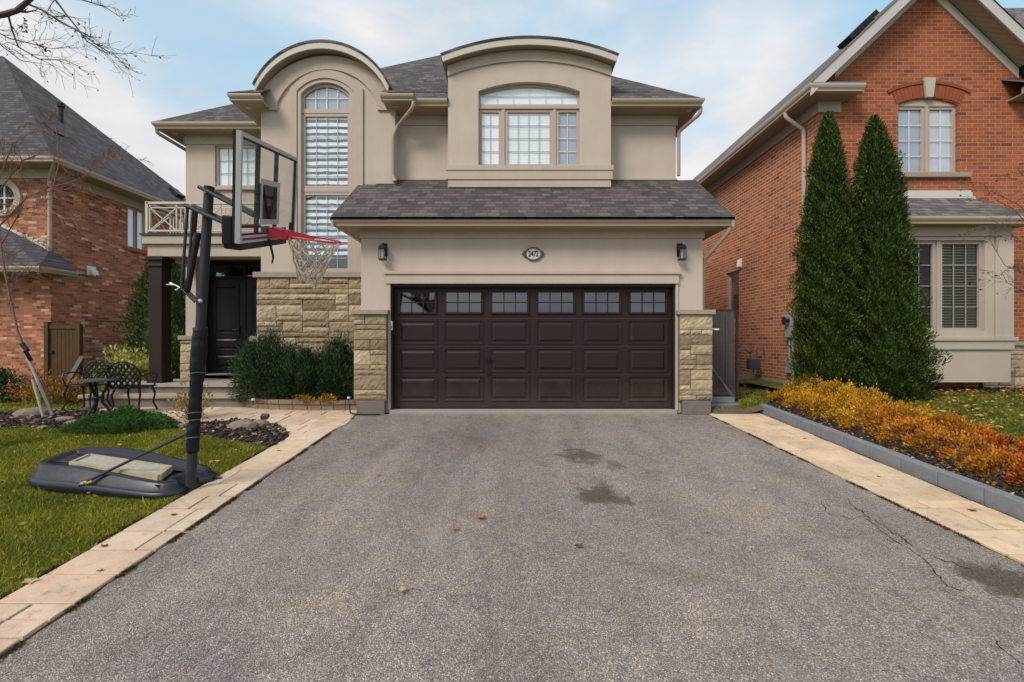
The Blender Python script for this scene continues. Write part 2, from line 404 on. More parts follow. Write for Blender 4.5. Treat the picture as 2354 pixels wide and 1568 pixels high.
def soilgrass():
    t = NT('turf'); p = t.pos()
    c = t.mix(t.ramp(t.noise(p, 2.0, 5, 0.6), [(0.35, 0.0), (0.65, 1.0)]), C(86, 92, 26), C(112, 116, 36))
    c = t.mix(t.ramp(t.noise(p, 45, 4, 0.8), [(0.45, 0.0), (0.7, 1.0)]), c, C(70, 60, 30))
    t.col(c); t.rough(0.95); t.bump(t.noise(p, 90, 4, 0.8), 1.0, 0.02); return t.m
TURF = soilgrass()
# base ground to the horizon
gb = MB()
ysteps = [-600, -40, -10, -5, 0, 5, 40, 600]; xsteps = [-600, -40, -10, 0, 5, 15, 40, 600]
vs = [(x, y, gz(x, y) - 0.012 - (0.12 if 0 <= x <= 5 and False else 0)) for y in ysteps for x in xsteps]
nx = len(xsteps); gb.add(vs, [(j*nx+i, j*nx+i+1, (j+1)*nx+i+1, (j+1)*nx+i) for j in range(len(ysteps)-1) for i in range(nx-1)])
g0 = gb.build('ground', TURF); g0['kind'] = 'structure'

def asphalt():
    t = NT('asphalt'); p = t.pos()
    vo = t.node('ShaderNodeTexVoronoi', Scale=200.0); t.l.new(p, vo.inputs['Vector'])
    sep = t.node('ShaderNodeSeparateColor'); t.l.new(vo.outputs['Color'], sep.inputs[0])
    st = t.ramp(sep.outputs[0], [(0.0, C(84, 80, 80)), (0.3, C(104, 99, 98)), (0.62, C(122, 116, 113)), (0.88, C(144, 137, 132)), (1.0, C(178, 170, 162))])
    v2 = t.node('ShaderNodeTexVoronoi', Scale=95.0); t.l.new(p, v2.inputs['Vector']); s2 = t.node('ShaderNodeSeparateColor'); t.l.new(v2.outputs['Color'], s2.inputs[0])
    st = t.mix(1.0, st, t.ramp(s2.outputs[1], [(0.0, 0.72), (0.25, 0.94), (0.85, 1.02), (1.0, 1.3)]), 'MULTIPLY')
    clus = t.math('MULTIPLY', t.ramp(t.noise(p, 16, 5, 0.75), [(0.48, 0.0), (0.62, 1.0)]), t.ramp(t.noise(p, 1.3, 4, 0.6), [(0.42, 0.1), (0.62, 0.75)]))
    st = t.mix(clus, st, t.mix(1.0, st, (0.62, 0.61, 0.64), 'MULTIPLY'))
    gap = t.ramp(vo.outputs['Distance'], [(0.25, 1.0), (0.75, 0.72)])
    c = t.mix(1.0, st, gap, 'MULTIPLY')
    big = t.noise(p, 0.75, 6, 0.62, 0.4)
    c = t.mix(1.0, c, t.mix(t.ramp(big, [(0.38, 0.0), (0.62, 1.0)]), (1.56, 1.53, 1.51), (1.80, 1.71, 1.61)), 'MULTIPLY')
    c = t.mix(1.0, c, t.mix(t.ramp(t.noise(p, 1.7, 6, 0.65, 0.8), [(0.42, 0.0), (0.62, 1.0)]), (0.99, 0.985, 1.01), (1.05, 1.01, 0.95)), 'MULTIPLY')
    blotch = t.ramp(t.noise(p, 2.6, 6, 0.72, 0.6), [(0.30, 0.74), (0.5, 1.0), (0.7, 1.10)])
    mp = t.node('ShaderNodeMapping', Scale=(2.4, 0.35, 1)); t.l.new(p, mp.inputs['Vector'])
    c = t.mix(1.0, c, t.ramp(t.noise(mp.outputs[0], 1.0, 5, 0.6), [(0.34, 0.84), (0.6, 1.08)]), 'MULTIPLY')
    c = t.mix(1.0, c, blotch, 'MULTIPLY')
    wt = t.ramp(t.noise(p, 1.4, 4, 0.6, 1.2), [(0.60, 0.0), (0.72, 0.35)])
    c = t.mix(wt, c, C(150, 146, 144))
    # oil stains at their places
    s = t.node('ShaderNodeSeparateXYZ'); t.l.new(p, s.inputs[0]); nz = t.noise(p, 4.5, 4, 0.65, 0.8)
    for (sx, sy, rx, ry, k) in STAINS:
        dx = t.math('DIVIDE', t.math('SUBTRACT', s.outputs[0], sx), rx); dy = t.math('DIVIDE', t.math('SUBTRACT', s.outputs[1], sy), ry)
        dd = t.math('SQRT', t.math('ADD', t.math('MULTIPLY', dx, dx), t.math('MULTIPLY', dy, dy)))
        dd = t.math('ADD', dd, t.math('MULTIPLY', t.math('SUBTRACT', nz, 0.56), 3.6))
        dd = t.math('ADD', dd, t.math('MULTIPLY', t.math('SUBTRACT', t.noise(p, 60, 3, 0.7), 0.5), 0.9))
        m = t.ramp(dd, [(0.35, k), (0.8, k*0.6), (1.0, 0.0)])
        c = t.mix(m, c, t.mix(sep.outputs[0], C(44, 37, 29), C(92, 80, 66)))
    t.col(c); t.rough(0.85)
    hb = t.math('ADD', t.math('MULTIPLY', vo.outputs['Distance'], -1.0), t.math('MULTIPLY', t.noise(p, 20, 4), 0.6))
    t.bump(hb, 0.8, 0.006); return t.m
STAINS = []
for (x, y, wpx, hpx, k) in [(1330, 1048, 75, 26, 0.75), (1410, 1070, 38, 16, 0.5), (1385, 1140, 100, 42, 0.8), (2310, 1340, 130, 80, 0.85), (1560, 1320, 90, 36, 0.25)]:
    a = G(x, y); b = G(x+wpx/2, y); c0 = G(x, y-hpx/2)
    STAINS.append((a[0], a[1], abs(b[0]-a[0])*1.1, abs(c0[1]-a[1])*1.1, k))
ASPH = asphalt()
def XL(d): return -2.43 - 0.021*d
def XR(d): return 3.457 - 0.021*d
def YY(d): return CY + d
def jagged(x0f, d0, d1, n, amp):
    return [(x0f(d) + random.uniform(-amp, amp), YY(d)) for d in np.linspace(d0, d1, n)]
dl = jagged(XL, -3.0, 7.72, 130, 0.012); dr = jagged(XR, -3.0, 7.72, 130, 0.012)
dl[-1] = (XL(7.72)+0.02, YY(7.72)); dr[-1] = (XR(7.72)-0.02, YY(7.72))
drv = sheet('driveway', dl + dr[::-1], gz, ASPH, off=0.004)

def paver_mat(name, c1, c2, c3):
    t = NT(name); p = t.pos(); i = t.island()
    c = t.ramp(i, [(0, c1), (0.5, c2), (1, c3)])
    c = t.mix(1.0, c, t.ramp(t.noise(p, 3, 6, 0.7), [(0.3, 0.78), (0.7, 1.1)]), 'MULTIPLY')
    c = t.mix(1.0, c, t.ramp(t.noise(p, 140, 3, 0.8), [(0.3, 0.82), (0.7, 1.1)]), 'MULTIPLY')
    c = t.mix(1.0, c, t.mix(t.ramp(t.noise(p, 1.9, 5, 0.6, 0.5), [(0.38, 0.0), (0.62, 1.0)]), (1.0, 0.90, 0.86), (1.03, 1.03, 1.0)), 'MULTIPLY')
    c = t.mix(t.ramp(t.noise(p, 11, 5, 0.7, 0.5), [(0.55, 0.0), (0.72, 0.55)]), c, C(126, 100, 78))
    t.col(c); t.rough(0.9); t.bump(t.noise(p, 60, 5, 0.7), 0.5, 0.006); return t.m
PAV = paver_mat('paving_slabs', C(196, 174, 154), C(214, 196, 174), C(204, 182, 158))
def slab(mb, quadpts, zf, top, thick=0.05, inset=0.009):
    c = Vector((sum(p[0] for p in quadpts)/len(quadpts), sum(p[1] for p in quadpts)/len(quadpts)))
    q = []
    for p in quadpts:
        v = Vector((p[0], p[1])); dlt = c - v
        if dlt.length > 0: v = v + dlt.normalized()*inset*1.4
        q.append(v)
    dz = random.uniform(-0.002, 0.002)
    n = len(q)
    vs = [(p.x, p.y, zf(p.x, p.y)+top+dz-0.004) for p in q] + [(c.x+(p.x-c.x)*0.975, c.y+(p.y-c.y)*0.975, zf(p.x, p.y)+top+dz) for p in q] + [(p.x, p.y, zf(p.x, p.y)+top-thick) for p in q]
    fs = [tuple(n+i for i in range(n))]
    for i in range(n):
        j = (i+1) % n; fs += [(i, j, n+j, n+i), (2*n+i, 2*n+j, j, i)]
    mb.add(vs, fs)
def strip(mb, fa, fb, d0, d1, zf, top, seed):
    rnd = random.Random(seed); d = d0; k = 0
    while d < d1:
        L = rnd.choice([0.40, 0.28, 0.36, 0.14, 0.30]); e = min(d+L, d1)
        if e-d < 0.05: break
        cuts = [0, 1] if rnd.random() < 0.45 else [0, rnd.choice([0.28, 0.5, 0.7]), 1]
        for a, b in zip(cuts[:-1], cuts[1:]):
            xa0, xb0 = fa(d)+(fb(d)-fa(d))*a, fa(d)+(fb(d)-fa(d))*b
            xa1, xb1 = fa(e)+(fb(e)-fa(e))*a, fa(e)+(fb(e)-fa(e))*b
            slab(mb, [(xa0, YY(d)), (xb0, YY(d)), (xb1, YY(e)), (xa1, YY(e))], zf, top)
        d = e
pm = MB(); strip(pm, lambda d: XL(d)-0.49, lambda d: XL(d)-0.012, -3.0, 7.55, gz, 0.02, 3)
# walkway to the porch: bounded by the mulch bed and the planter
walk = [G(823, 950), G(800, 975), G(662, 1040), G(663, 1000), G(655, 985), G(610, 972), G(540, 966), G(470, 972), G(395, 985), G(330, 950), (-7.4, 0.15), (-7.4, 0.72), (-4.5, 0.72), (-2.7, 0.35)]
def inside(px, py, poly):
    r = False; n = len(poly); j = n-1
    for i in range(n):
        xi, yi = poly[i]; xj, yj = poly[j]
        if (yi > py) != (yj > py) and px < (xj-xi)*(py-yi)/(yj-yi+1e-12)+xi: r = not r
        j = i
    return r
def clip_poly(sub, x0, x1, y0, y1):
    def cl(pts, f, inter):
        out = []
        for i in range(len(pts)):
            a, b = pts[i-1], pts[i]
            if f(b):
                if not f(a): out.append(inter(a, b))
                out.append(b)
            elif f(a): out.append(inter(a, b))
        return out
    def ix(c): return lambda a, b: (c, a[1]+(b[1]-a[1])*(c-a[0])/(b[0]-a[0]))
    def iy(c): return lambda a, b: (a[0]+(b[0]-a[0])*(c-a[1])/(b[1]-a[1]), c)
    for f, g in ((lambda p: p[0] >= x0, ix(x0)), (lambda p: p[0] <= x1, ix(x1)), (lambda p: p[1] >= y0, iy(y0)), (lambda p: p[1] <= y1, iy(y1))):
        if not sub: return []
        sub = cl(sub, f, g)
    return sub
pathm = pm.build('path', PAV); pathm['kind'] = 'structure'
wk = MB(); yy = -1.9; rnd = random.Random(5)
while yy < 0.72:
    h = rnd.choice([0.3, 0.4, 0.3]); xx = -7.6 + rnd.uniform(0, 0.2)
    while xx < -2.4:
        w = rnd.choice([0.3, 0.45, 0.6])
        q = clip_poly(list(walk), xx, xx+w, yy, yy+h)
        q = [p for i, p in enumerate(q) if (Vector(p)-Vector(q[i-1])).length > 0.012]
        if len(q) >= 3: slab(wk, q, gz, 0.015)
        xx += w
    yy += h
wk2 = wk.build('walkway', PAV); wk2['kind'] = 'structure'
sheet('path_bedding', [(XL(-3)-0.56, YY(-3)), (XL(-3)+0.02, YY(-3)), (XL(7.6)+0.02, YY(7.6)), (XL(7.6)-0.56, YY(7.6))], gz, SOIL, off=0.0)
sheet('walkway_bedding', walk, gz, SOIL, off=-0.006)

# right: paver strip, grey kerb blocks, raised bed and lawn
def XK(d): return 4.11 + (4.245-4.11)*(d-3.69)/(8.0-3.69)
PAVR = paver_mat('right_paving_slabs', C(210, 188, 158), C(222, 202, 172), C(204, 182, 156))
pr = MB(); strip(pr, lambda d: XR(d)+0.012, lambda d: XK(d)-0.02, -1.0, 7.9, gz, 0.02, 11)
prr = pr.build('path', PAVR); prr['kind'] = 'structure'
sheet('path_bedding', [(XR(-1)-0.02, YY(-1)), (XK(-1)+0.1, YY(-1)), (XK(8.0)+0.1, YY(8.0)), (XR(8.0)-0.02, YY(8.0))], gz, SOIL, off=0.0)
def kerbmat():
    t = NT('grey_kerb_block'); p = t.pos(); i = t.island()
    c = t.ramp(i, [(0, C(112, 117, 124)), (0.5, C(128, 132, 138)), (1, C(146, 149, 153))])
    c = t.mix(1.0, c, t.ramp(t.noise(p, 5, 6, 0.7), [(0.3, 0.78), (0.7, 1.12)]), 'MULTIPLY')
    t.col(c); t.rough(0.85); t.bump(t.noise(p, 70, 4, 0.7), 0.6, 0.006); return t.m
KERB = kerbmat()
kroot = thing('kerb', 'low kerb of grey concrete blocks edging the orange shrub bed', 'kerb', (XK(5)+0.05, YY(5), gz(0, YY(5))))
d = 0.0; kb = 0
while d < 8.05:
    e = d + 0.442
    mbk = MB(); a = Vector((XK(d), YY(d))); b = Vector((XK(e), YY(e)))
    t_ = (b-a).normalized(); nrm = Vector((t_.y, -t_.x)); a2 = a + t_*random.uniform(0.004, 0.007) + nrm*random.uniform(-0.004, 0.004); b2 = b - t_*random.uniform(0.004, 0.007) + nrm*random.uniform(-0.004, 0.004)
    top = 0.160 + random.uniform(-0.004, 0.004); o_ = nrm*0.11
    cs = [a2, a2+o_, b2+o_, b2]
    mbk.add([(c.x, c.y, gz(0, c.y)-0.05) for c in cs] + [(c.x, c.y, gz(0, c.y)+top) for c in cs], [(0,1,2,3),(4,7,6,5),(0,4,5,1),(1,5,6,2),(2,6,7,3),(3,7,4,0)])
    mbk.build('kerb_block', KERB, kroot, bevel=0.010); d = e; kb += 1
def bedz(x, y): return gz(x, y) + 0.105
sheet('flower_bed', [(XK(0)+0.112, YY(0)), (5.35, YY(0)), (5.35, YY(8.3)), (4.1+0.25, YY(8.3))], lambda x, y: gz(x, y)+0.105 if x < 5.0 else gr(x, y)-0.01, SOIL)
sheet('lawn', [(5.0, YY(0)), (16, YY(0)), (16, YY(11)), (5.3, YY(11)), (5.1, YY(8.2))], lambda x, y: gr(x, y), TURF)
sheet('side_yard', [(3.40, -0.14), (4.36, -0.14), (4.36, 0.3), (6.2, 0.4), (6.2, YY(30)), (3.40, YY(30))], lambda x, y: (-0.055 if y < 0 else 0.0) + 0.17*max(0, min(1, (x-3.9)/0.7)) , simple('bare_earth', (0.11, 0.085, 0.062), 0.95, 0.35, 5, bump=0.8, bscale=40))
# left: mulch bed
bed = [G(-260, 990), G(0, 988), G(200, 992), G(420, 990), G(480, 1005), G(560, 1022), G(620, 1030), G(652, 1018), G(663, 1000), G(655, 985), G(610, 972), G(540, 966), G(470, 972), G(395, 985), G(330, 950), G(180, 945), G(0, 950), G(-260, 950)]
sheet('mulch_bed', bed, gz, SOIL, off=0.006)
cc_ = MB(); cc_.box(-2.08, 2.8, -0.062, 0.2, -0.2, 0.0)
o = cc_.build('door_apron', CONC, bevel=0.006); o['kind'] = 'structure'
# cracks in the asphalt: thin dark ribbons lying just above it
CRK = simple('crack_dark', (0.025, 0.022, 0.02), 0.95, 0.3, 30)
cm = MB()
def crack(pts, w):
    P = []
    for (a, b) in zip(pts[:-1], pts[1:]):
        n = max(2, int(math.hypot(b[0]-a[0], b[1]-a[1])/9))
        for k in range(n):
            t = k/n; P.append((a[0]+(b[0]-a[0])*t+random.uniform(-4, 4), a[1]+(b[1]-a[1])*t+random.uniform(-3, 3)))
    P.append(pts[-1]); gp = [Vector(G(*p)) for p in P]
    L = []; Rr = []
    for i, p in enumerate(gp):
        t = (gp[min(i+1, len(gp)-1)]-gp[max(i-1, 0)]); t = t.normalized() if t.length > 0 else Vector((1, 0)); n = Vector((-t.y, t.x))
        ww = w*0.6*random.uniform(0.15, 1.9)*(0.3 if i in (0, len(gp)-1) else 1)
        L.append(p+n*ww); Rr.append(p-n*ww)
    for i in range(len(gp)-1):
        q = [L[i], L[i+1], Rr[i+1], Rr[i]]
        cm.add([(v.x, v.y, gz(v.x, v.y)+0.0065) for v in q], [(0, 1, 2, 3)])
crack([(1950, 1150), (1985, 1185), (2040, 1215), (2100, 1260), (2170, 1290), (2235, 1315)], 0.006)
crack([(1990, 1190), (2050, 1240), (2110, 1275), (2180, 1350), (2230, 1362)], 0.005)
crack([(1880, 1145), (1900, 1180), (1960, 1195), (1990, 1188)], 0.004)
crack([(1190, 1040), (1196, 1055), (1188, 1080)], 0.0018)
crack([(1390, 1170), (1440, 1172), (1500, 1180), (1530, 1178)], 0.002)
crack([(2280, 1470), (2310, 1500), (2354, 1530)], 0.004)
o = cm.build('driveway_cracks', CRK); o['kind'] = 'structure'

# ------------------------------------------------------------------ window builder
def window(parent, X0, X1, z0, z1, Y, rise=0.0, cols=2, rows=3, fw=0.05, blind_or_room=None, glass=None, fmat=None, axis='x', depth=0.07, name='window', setback=0.05, gr_w=0.012, dark=True, grille=True, gmat=None, blind_bot=None):
    """window in the plane Y (axis 'x', facing -Y) or in the plane X=Y (axis 'y'); setback pushes it behind the wall face"""
    fmat = fmat or WFRAME; glass = glass or GLASS; gmat = gmat or WHITE
    sgn = 1
    pl = 'xz' if axis == 'x' else 'yz'
    y = Y + setback*(axis_dir if axis == 'y' else 1)
    s = (axis_dir if axis == 'y' else 1)
    outl = (lambda i: arched(X0+i, X1-i, z0+i, z1, max(rise-i*0.3, 0.02)) if rise else rect(X0+i, X1-i, z0+i, z1-i))
    if rise: outl = lambda i: arched(X0+i, X1-i, z0+i, z1-i*0.5, rise-i*0.6)
    m = MB(); m.prism(outl(0), [outl(fw)], y, y+s*depth, pl); f = m.build(name, fmat, parent)
    m = MB(); m.prism(outl(fw-0.004), [], y+s*0.03, y+s*0.036, pl); m.build('pane', glass, f)
    if grille:
        m = MB(); xs = [X0+fw+(X1-X0-2*fw)*k/cols for k in range(1, cols)]
        ztop = z1 + rise
        H = (z1 - fw if not rise else z1+rise-fw) - (z0+fw)
        def topat(x):
            if not rise: return z1-fw
            h = (X1-X0)/2-fw; rr = rise-0.6*fw; r = (h*h+rr*rr)/(2*rr); dx = x-(X0+X1)/2
            return z1 - fw*0.5 + rr - r + math.sqrt(max(0, r*r-dx*dx))
        def bx(a0, a1, c0, c1):
            if axis == 'x': m.box(a0, a1, y+s*0.018, y+s*0.027, c0, c1)
            else: m.box(y+s*0.018, y+s*0.027, a0, a1, c0, c1)
        for x in xs: bx(x-gr_w/2, x+gr_w/2, z0+fw, topat(x))
        for k in range(1, rows):
            zz = z0+fw+H*k/rows
            if zz < z1-fw*0.3: bx(X0+fw, X1-fw, zz-gr_w/2, zz+gr_w/2)
        if m.v: m.build('grille', gmat, f)
    if blind_or_room is not None:
        m = MB(); zb = blind_bot if blind_bot is not None else z0
        if zb > z0: 
            m.prism([(X0+0.02, zb), (X1-0.02, zb)] + ([(X1-0.02, z1), (X0+0.02, z1)] if not rise else arc(X0+0.02, X1-0.02, z1, rise-0.02)), [], y+s*0.045, y+s*0.05, pl)
        else: m.prism(outl(0.02), [], y+s*0.045, y+s*0.05, pl)
        m.build('blind_or_room', blind_or_room, f)
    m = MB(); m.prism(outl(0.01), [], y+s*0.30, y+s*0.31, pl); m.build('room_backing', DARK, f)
    return f
axis_dir = 1

# ------------------------------------------------------------------ our house
H = thing('stucco_house', 'two-storey beige stucco house with arched roof dormers and a brown double garage door', 'house', (0, 5, -0.06))
# walls
m = MB()
m.prism(rect(-2.58, 3.26, -0.05, 3.12), [rect(-2.08, 2.80, -0.02, 2.15)], 0.0, 0.2, 'xz')
m.prism([(0.2, -0.05), (8, -0.05), (8, 4.28), (1.2, 4.28), (0.2, 3.52), (0.2, -0.05)][:-1], [], 3.10, 3.26, 'yz'); m.prism([(0.2, -0.05), (0.92, -0.05), (0.92, 4.0), (0.2, 3.52)], [], -2.58, -2.42, 'yz'); m.box(-2.58, 3.26, 0.0, 0.19, 3.121, 3.42)
m.build('garage_wall', STUC, H)
m = MB()                                                        # upper wall behind the pent roof and the main body
m.box(-2.25, 3.23, 1.2, 1.4, 3.9, 5.68); m.box(3.03, 3.23, 1.4, 12.0, 3.0, 5.68)
m.prism(rect(-7.05, -4.70, 0.0, 5.68), [rect(-6.42, -5.5, 4.50, 5.41), rect(-6.83, -5.10, 0.44, 2.96)], 2.05, 2.25, 'xz')
m.box(-7.05, -6.85, 2.25, 12.0, 0.0, 5.68); m.box(-7.05, 3.23, 11.8, 12.0, 0, 5.68)
m.box(-6.83, -4.6, 3.2, 3.3, 0.0, 3.2)
m.build('upper_wall', STUC, H)
m = MB(); m.box(-1.0-1.25, 3.235, 1.17, 1.2, 5.42, 5.68); m.box(-7.06, -4.83, 2.02, 2.05, 5.42, 5.68); m.box(-7.08, -7.05, 2.02, 12, 5.42, 5.68); m.box(3.23, 3.26, 1.17, 12, 5.42, 5.68)
m.box(-2.6, 3.28, -0.03, 0.0, 2.93, 3.12)
m.each('frieze', STUC_T, H)
# bay above the garage
bx0, bx1, by = -1.21, 1.87, 0.82
m = MB()
m.prism([(bx0, 4.0), (bx1, 4.0)] + arc(bx0, bx1, 6.35, 0.30), [arched(-0.635, 1.285, 4.50, 5.90, 0.175)], by, by+0.22, 'xz')
m.prism(rect(by+0.22, 3.2, 4.0, 6.34), [], bx0, bx0+0.15, 'yz'); m.prism(rect(by+0.22, 3.2, 4.0, 6.34), [], bx1-0.15, bx1, 'yz')
m.build('bay_wall', STUC, H)
m = MB(); m.prism(arc(bx0-0.005, bx1+0.005, 6.36, 0.30) + arc(bx0-0.005, bx1+0.005, 6.17, 0.29)[::-1], [], by-0.03, by-0.001, 'xz')
m.box(bx0-0.04, bx1+0.04, by-0.05, by-0.001, 4.39, 4.485); m.box(bx0-0.03, bx1+0.03, by-0.035, by-0.001, 4.22, 4.388); m.box(bx0+0.0, bx1+0.0, by-0.015, by-0.0011, 4.07, 4.218)
m.each('bay_trim', STUC_T, H, bevel=0.006)
m = MB(); m.box(bx0+0.02, bx1-0.02, by-0.06, by-0.0012, 4.045, 4.068); m.build('bay_flashing', DARKFL, H)
def vault(name, x0, x1, zs, rise, y0, y1, th, parent, mat_top, mat_f, over=0.0, slopeback=0.0, fh=0.12):
    """barrel roof: shingled top, painted fascia arch on its front edge"""
    top = arc(x0, x1, zs, rise); inn = arc(x0+0.05, x1-0.05, zs-th, rise-0.01)
    m = MB(); m.prism(arc(x0-0.015, x1+0.015, zs+0.02, rise+0.01)+arc(x0+0.01, x1-0.01, zs-0.015, rise)[::-1], [], y0-0.012, y1, 'xz'); r = m.build(name, mat_top, parent)
    m = MB(); m.prism(top[:] + arc(x0+0.03, x1-0.03, zs-fh, rise-0.005)[::-1], [], y0, y0+0.03, 'xz'); m.build('arch_fascia', mat_f, r)
    m = MB(); m.prism(arc(x0+0.02, x1-0.02, zs-0.02, rise) + arc(x0+0.03, x1-0.03, zs-fh+0.02, rise-0.005)[::-1], [], y0+0.03, y1, 'xz'); m.build('arch_soffit', SOFFIT, r)
    return r
vault('bay_roof', -1.31, 1.965, 6.46, 0.32, 0.62, 4.2, 0.1, H, SH_Y, FASC, fh=0.125)
# bay window: arched transom above three sashes
wb = by
window(H, -0.635, 1.285, 5.66, 5.90, wb, rise=0.17, cols=6, rows=2, fw=0.035, blind_or_room=BLIND_W, setback=0.09)
for (a, b, c, r, bl, gm) in ((-0.635, -0.20, 2, 4, BLIND_W, None), (-0.14, 0.775, 4, 4, BLIND_L, None), (0.835, 1.285, 2, 4, CURT, None)):
    window(H, a, b, 4.50, 5.60, wb, cols=c, rows=r, fw=0.055, blind_or_room=bl, setback=0.09, gmat=(WHITE if bl is CURT else simple('grey_muntin', (0.40, 0.44, 0.48), 0.5, 0.03)))
m = MB(); m.box(-0.20, -0.14, wb+0.07, wb+0.2, 4.50, 5.60); m.box(0.775, 0.835, wb+0.07, wb+0.2, 4.50, 5.60); m.box(-0.635, 1.285, wb+0.06, wb+0.2, 5.60, 5.66)
m.each('window_mullion', WFRAME, H)
# tower
tx0, tx1, ty = -4.83, -2.25, 0.975
m = MB()
m.prism([(tx0, 2.0), (tx1, 2.0)] + arc(tx0, tx1, 5.88, 0.76), [arched(-4.06, -3.12, 2.52, 5.93, 0.22)], ty, ty+0.2, 'xz')
m.box(tx0, tx0+0.18, ty+0.2, 2.3, 0.0, 5.8); m.box(tx1-0.18, tx1, ty+0.2, 2.0, 2.0, 5.8); m.box(tx0, tx1-0.35, ty+0.04, ty+0.2, 0.0, 2.0)
m.build('tower_wall', STUC, H)
m = MB()
m.prism([(tx0-0.03, 5.60), (tx0+0.33, 5.60)] + arc(tx0+0.33, tx1-0.33, 5.74, 0.64)[::-1] + [(tx1-0.33, 5.60), (tx1+0.03, 5.60)] + arc(tx0-0.02, tx1+0.02, 5.88, 0.765), [], ty-0.04, ty-0.001, 'xz')
m.prism([(-4.26, 2.50), (-2.86, 2.50)] + [(-2.86, 6.02)] + arc(-4.16, -2.96, 6.12, 0.25) + [(-4.26, 6.02)], [arched(-4.13, -3.05, 2.50, 5.97, 0.25)], ty-0.035, ty-0.0015, 'xz')
m.each('tower_trim', STUC_T, H, bevel=0.005)
m = MB(); m.prism(arched(-4.13, -3.05, 2.50, 5.97, 0.25), [arched(-4.06, -3.12, 2.52, 5.93, 0.22)], ty-0.012, ty-0.0016, 'xz'); m.build('window_surround', WFRAME, H)
vault('tower_roof', -4.86, -2.31, 5.98, 0.82, 0.76, 4.0, 0.1, H, SH_Y, FASC, fh=0.125)
window(H, -4.06, -3.12, 5.62, 5.93, ty, rise=0.21, cols=4, rows=2, fw=0.045, blind_or_room=CURT, setback=0.05, gr_w=0.014)
window(H, -4.06, -3.12, 4.12, 5.58, ty, cols=4, rows=7, fw=0.06, blind_or_room=BLIND_Z, setback=0.05, gmat=simple('pale_muntin', (0.45, 0.52, 0.56), 0.5, 0.03), gr_w=0.010)
window(H, -4.06, -3.12, 2.52, 4.06, ty, cols=4, rows=7, fw=0.06, blind_or_room=BLIND_Z, setback=0.05, blind_bot=2.84, gmat=simple('pale_muntin_low', (0.45, 0.52, 0.56), 0.5, 0.03), gr_w=0.010)
m = MB(); m.box(-4.06, -3.12, ty+0.04, ty+0.2, 5.58, 5.62); m.box(-4.06, -3.12, ty+0.04, ty+0.2, 4.06, 4.12); m.each('window_mullion', WFRAME, H)
# left bedroom window
window(H, -6.42, -5.5, 4.50, 5.41, 2.05, cols=4, rows=3, fw=0.05, blind_or_room=BLIND_W, setback=0.04, gmat=simple('grey_muntin_b', (0.40, 0.44, 0.48), 0.5, 0.03))
m = MB(); m.box(-6.48, -5.44, 1.99, 2.05, 4.43, 4.50); m.build('window_sill', STUC_T, H)

# gutters / eaves: extruded profile along a path of corners
def gutter(name, corners, z, mat, parent, h=0.13, w=0.12, side=1):
    """corners: plan points of the outer gutter face; a moulded K profile leaning outwards"""
    prof = [(0, 0.0), (-0.02, 0.0), (-0.01, h), (0.015, h), (0.015, h-0.02), (0.0, h-0.03), (0.02, h*0.55), (0.045, 0.02), (0.045, 0)]
    prof = [(-w, 0), (-0.05, 0), (-0.04, h*0.25), (-0.012, h*0.5), (0, h*0.72), (0, h), (-0.012, h), (-0.012, h*0.8), (-w+0.01, h*0.8), (-w, h*0.8)]
    m = MB(); n = len(corners); rows = []; z -= 0.006
    for i, c in enumerate(corners):
        c = Vector(c)
        d1 = (Vector(corners[i]) - Vector(corners[i-1])).normalized() if i > 0 else None
        d2 = (Vector(corners[i+1]) - Vector(corners[i])).normalized() if i < n-1 else None
        n1 = Vector((d1.y, -d1.x))*side if d1 else None; n2 = Vector((d2.y, -d2.x))*side if d2 else None
        if n1 is None: mi = n2
        elif n2 is None: mi = n1
        else: mi = (n1+n2); mi = mi / (mi.length**2/2)
        rows.append([(c.x+mi.x*p[0], c.y+mi.y*p[0], z+p[1]) for p in prof])
    k = len(prof); vs = [v for r_ in rows for v in r_]; fs = []
    for i in range(n-1):
        for j in range(k):
            j2 = (j+1) % k; fs.append((i*k+j, i*k+j2, (i+1)*k+j2, (i+1)*k+j))
    fs.append(tuple(range(k))); fs.append(tuple((n-1)*k+j for j in range(k))[::-1])
    m.add(vs, fs); return m.build(name, mat, parent)
# main roof (hip) -------------------------------------------------
zr = 5.72
pk = 0.88; eL, eR, eF1, eF2, eB = -7.49, 3.62, 1.66, 0.75, 12.4
tt = 4.36; ztop = zr + pk*tt; fL = eR - 2*tt
AP_ = (eR-tt, eF2+tt, ztop); TL = (eL+tt, eF1+tt, ztop); bk = eB-tt
rm = MB()
rm.add([(eL, eF1, zr), (-2.3, eF1, zr), (-2.3, eF1+tt, ztop), TL], [(0, 1, 2, 3)])
rm.add([(tx1, eF2, zr), (bx0, eF2, zr), (bx0, 1.1, zr+pk*0.35), (tx1, 1.1, zr+pk*0.35)], [(0, 1, 2, 3)])
rm.add([(bx1, eF2, zr), (eR, eF2, zr), (eR-0.35, 1.1, zr+pk*0.35), (bx1, 1.1, zr+pk*0.35)], [(0, 1, 2, 3)])
rm.add([(fL+0.4, 1.15, zr+pk*0.4), (eR-0.35, 1.1, zr+pk*0.35), AP_], [(0, 1, 2)])
main_front = rm.build('roof', SH_X, H, recalc=False)
rs = MB()
rs.add([(eL, eB, zr), (eL, eF1, zr), TL, (TL[0], bk, ztop)], [(0, 1, 2, 3)])
rs.add([(fL+0.4, 3.5, zr+pk*0.4), (fL+0.4, 1.15, zr+pk*0.4), AP_, (AP_[0], 6.5, ztop)], [(0, 1, 2, 3)])
rs.add([(eR, eF2, zr), (eR, eB, zr), (AP_[0], bk, ztop), AP_], [(0, 1, 2, 3)])
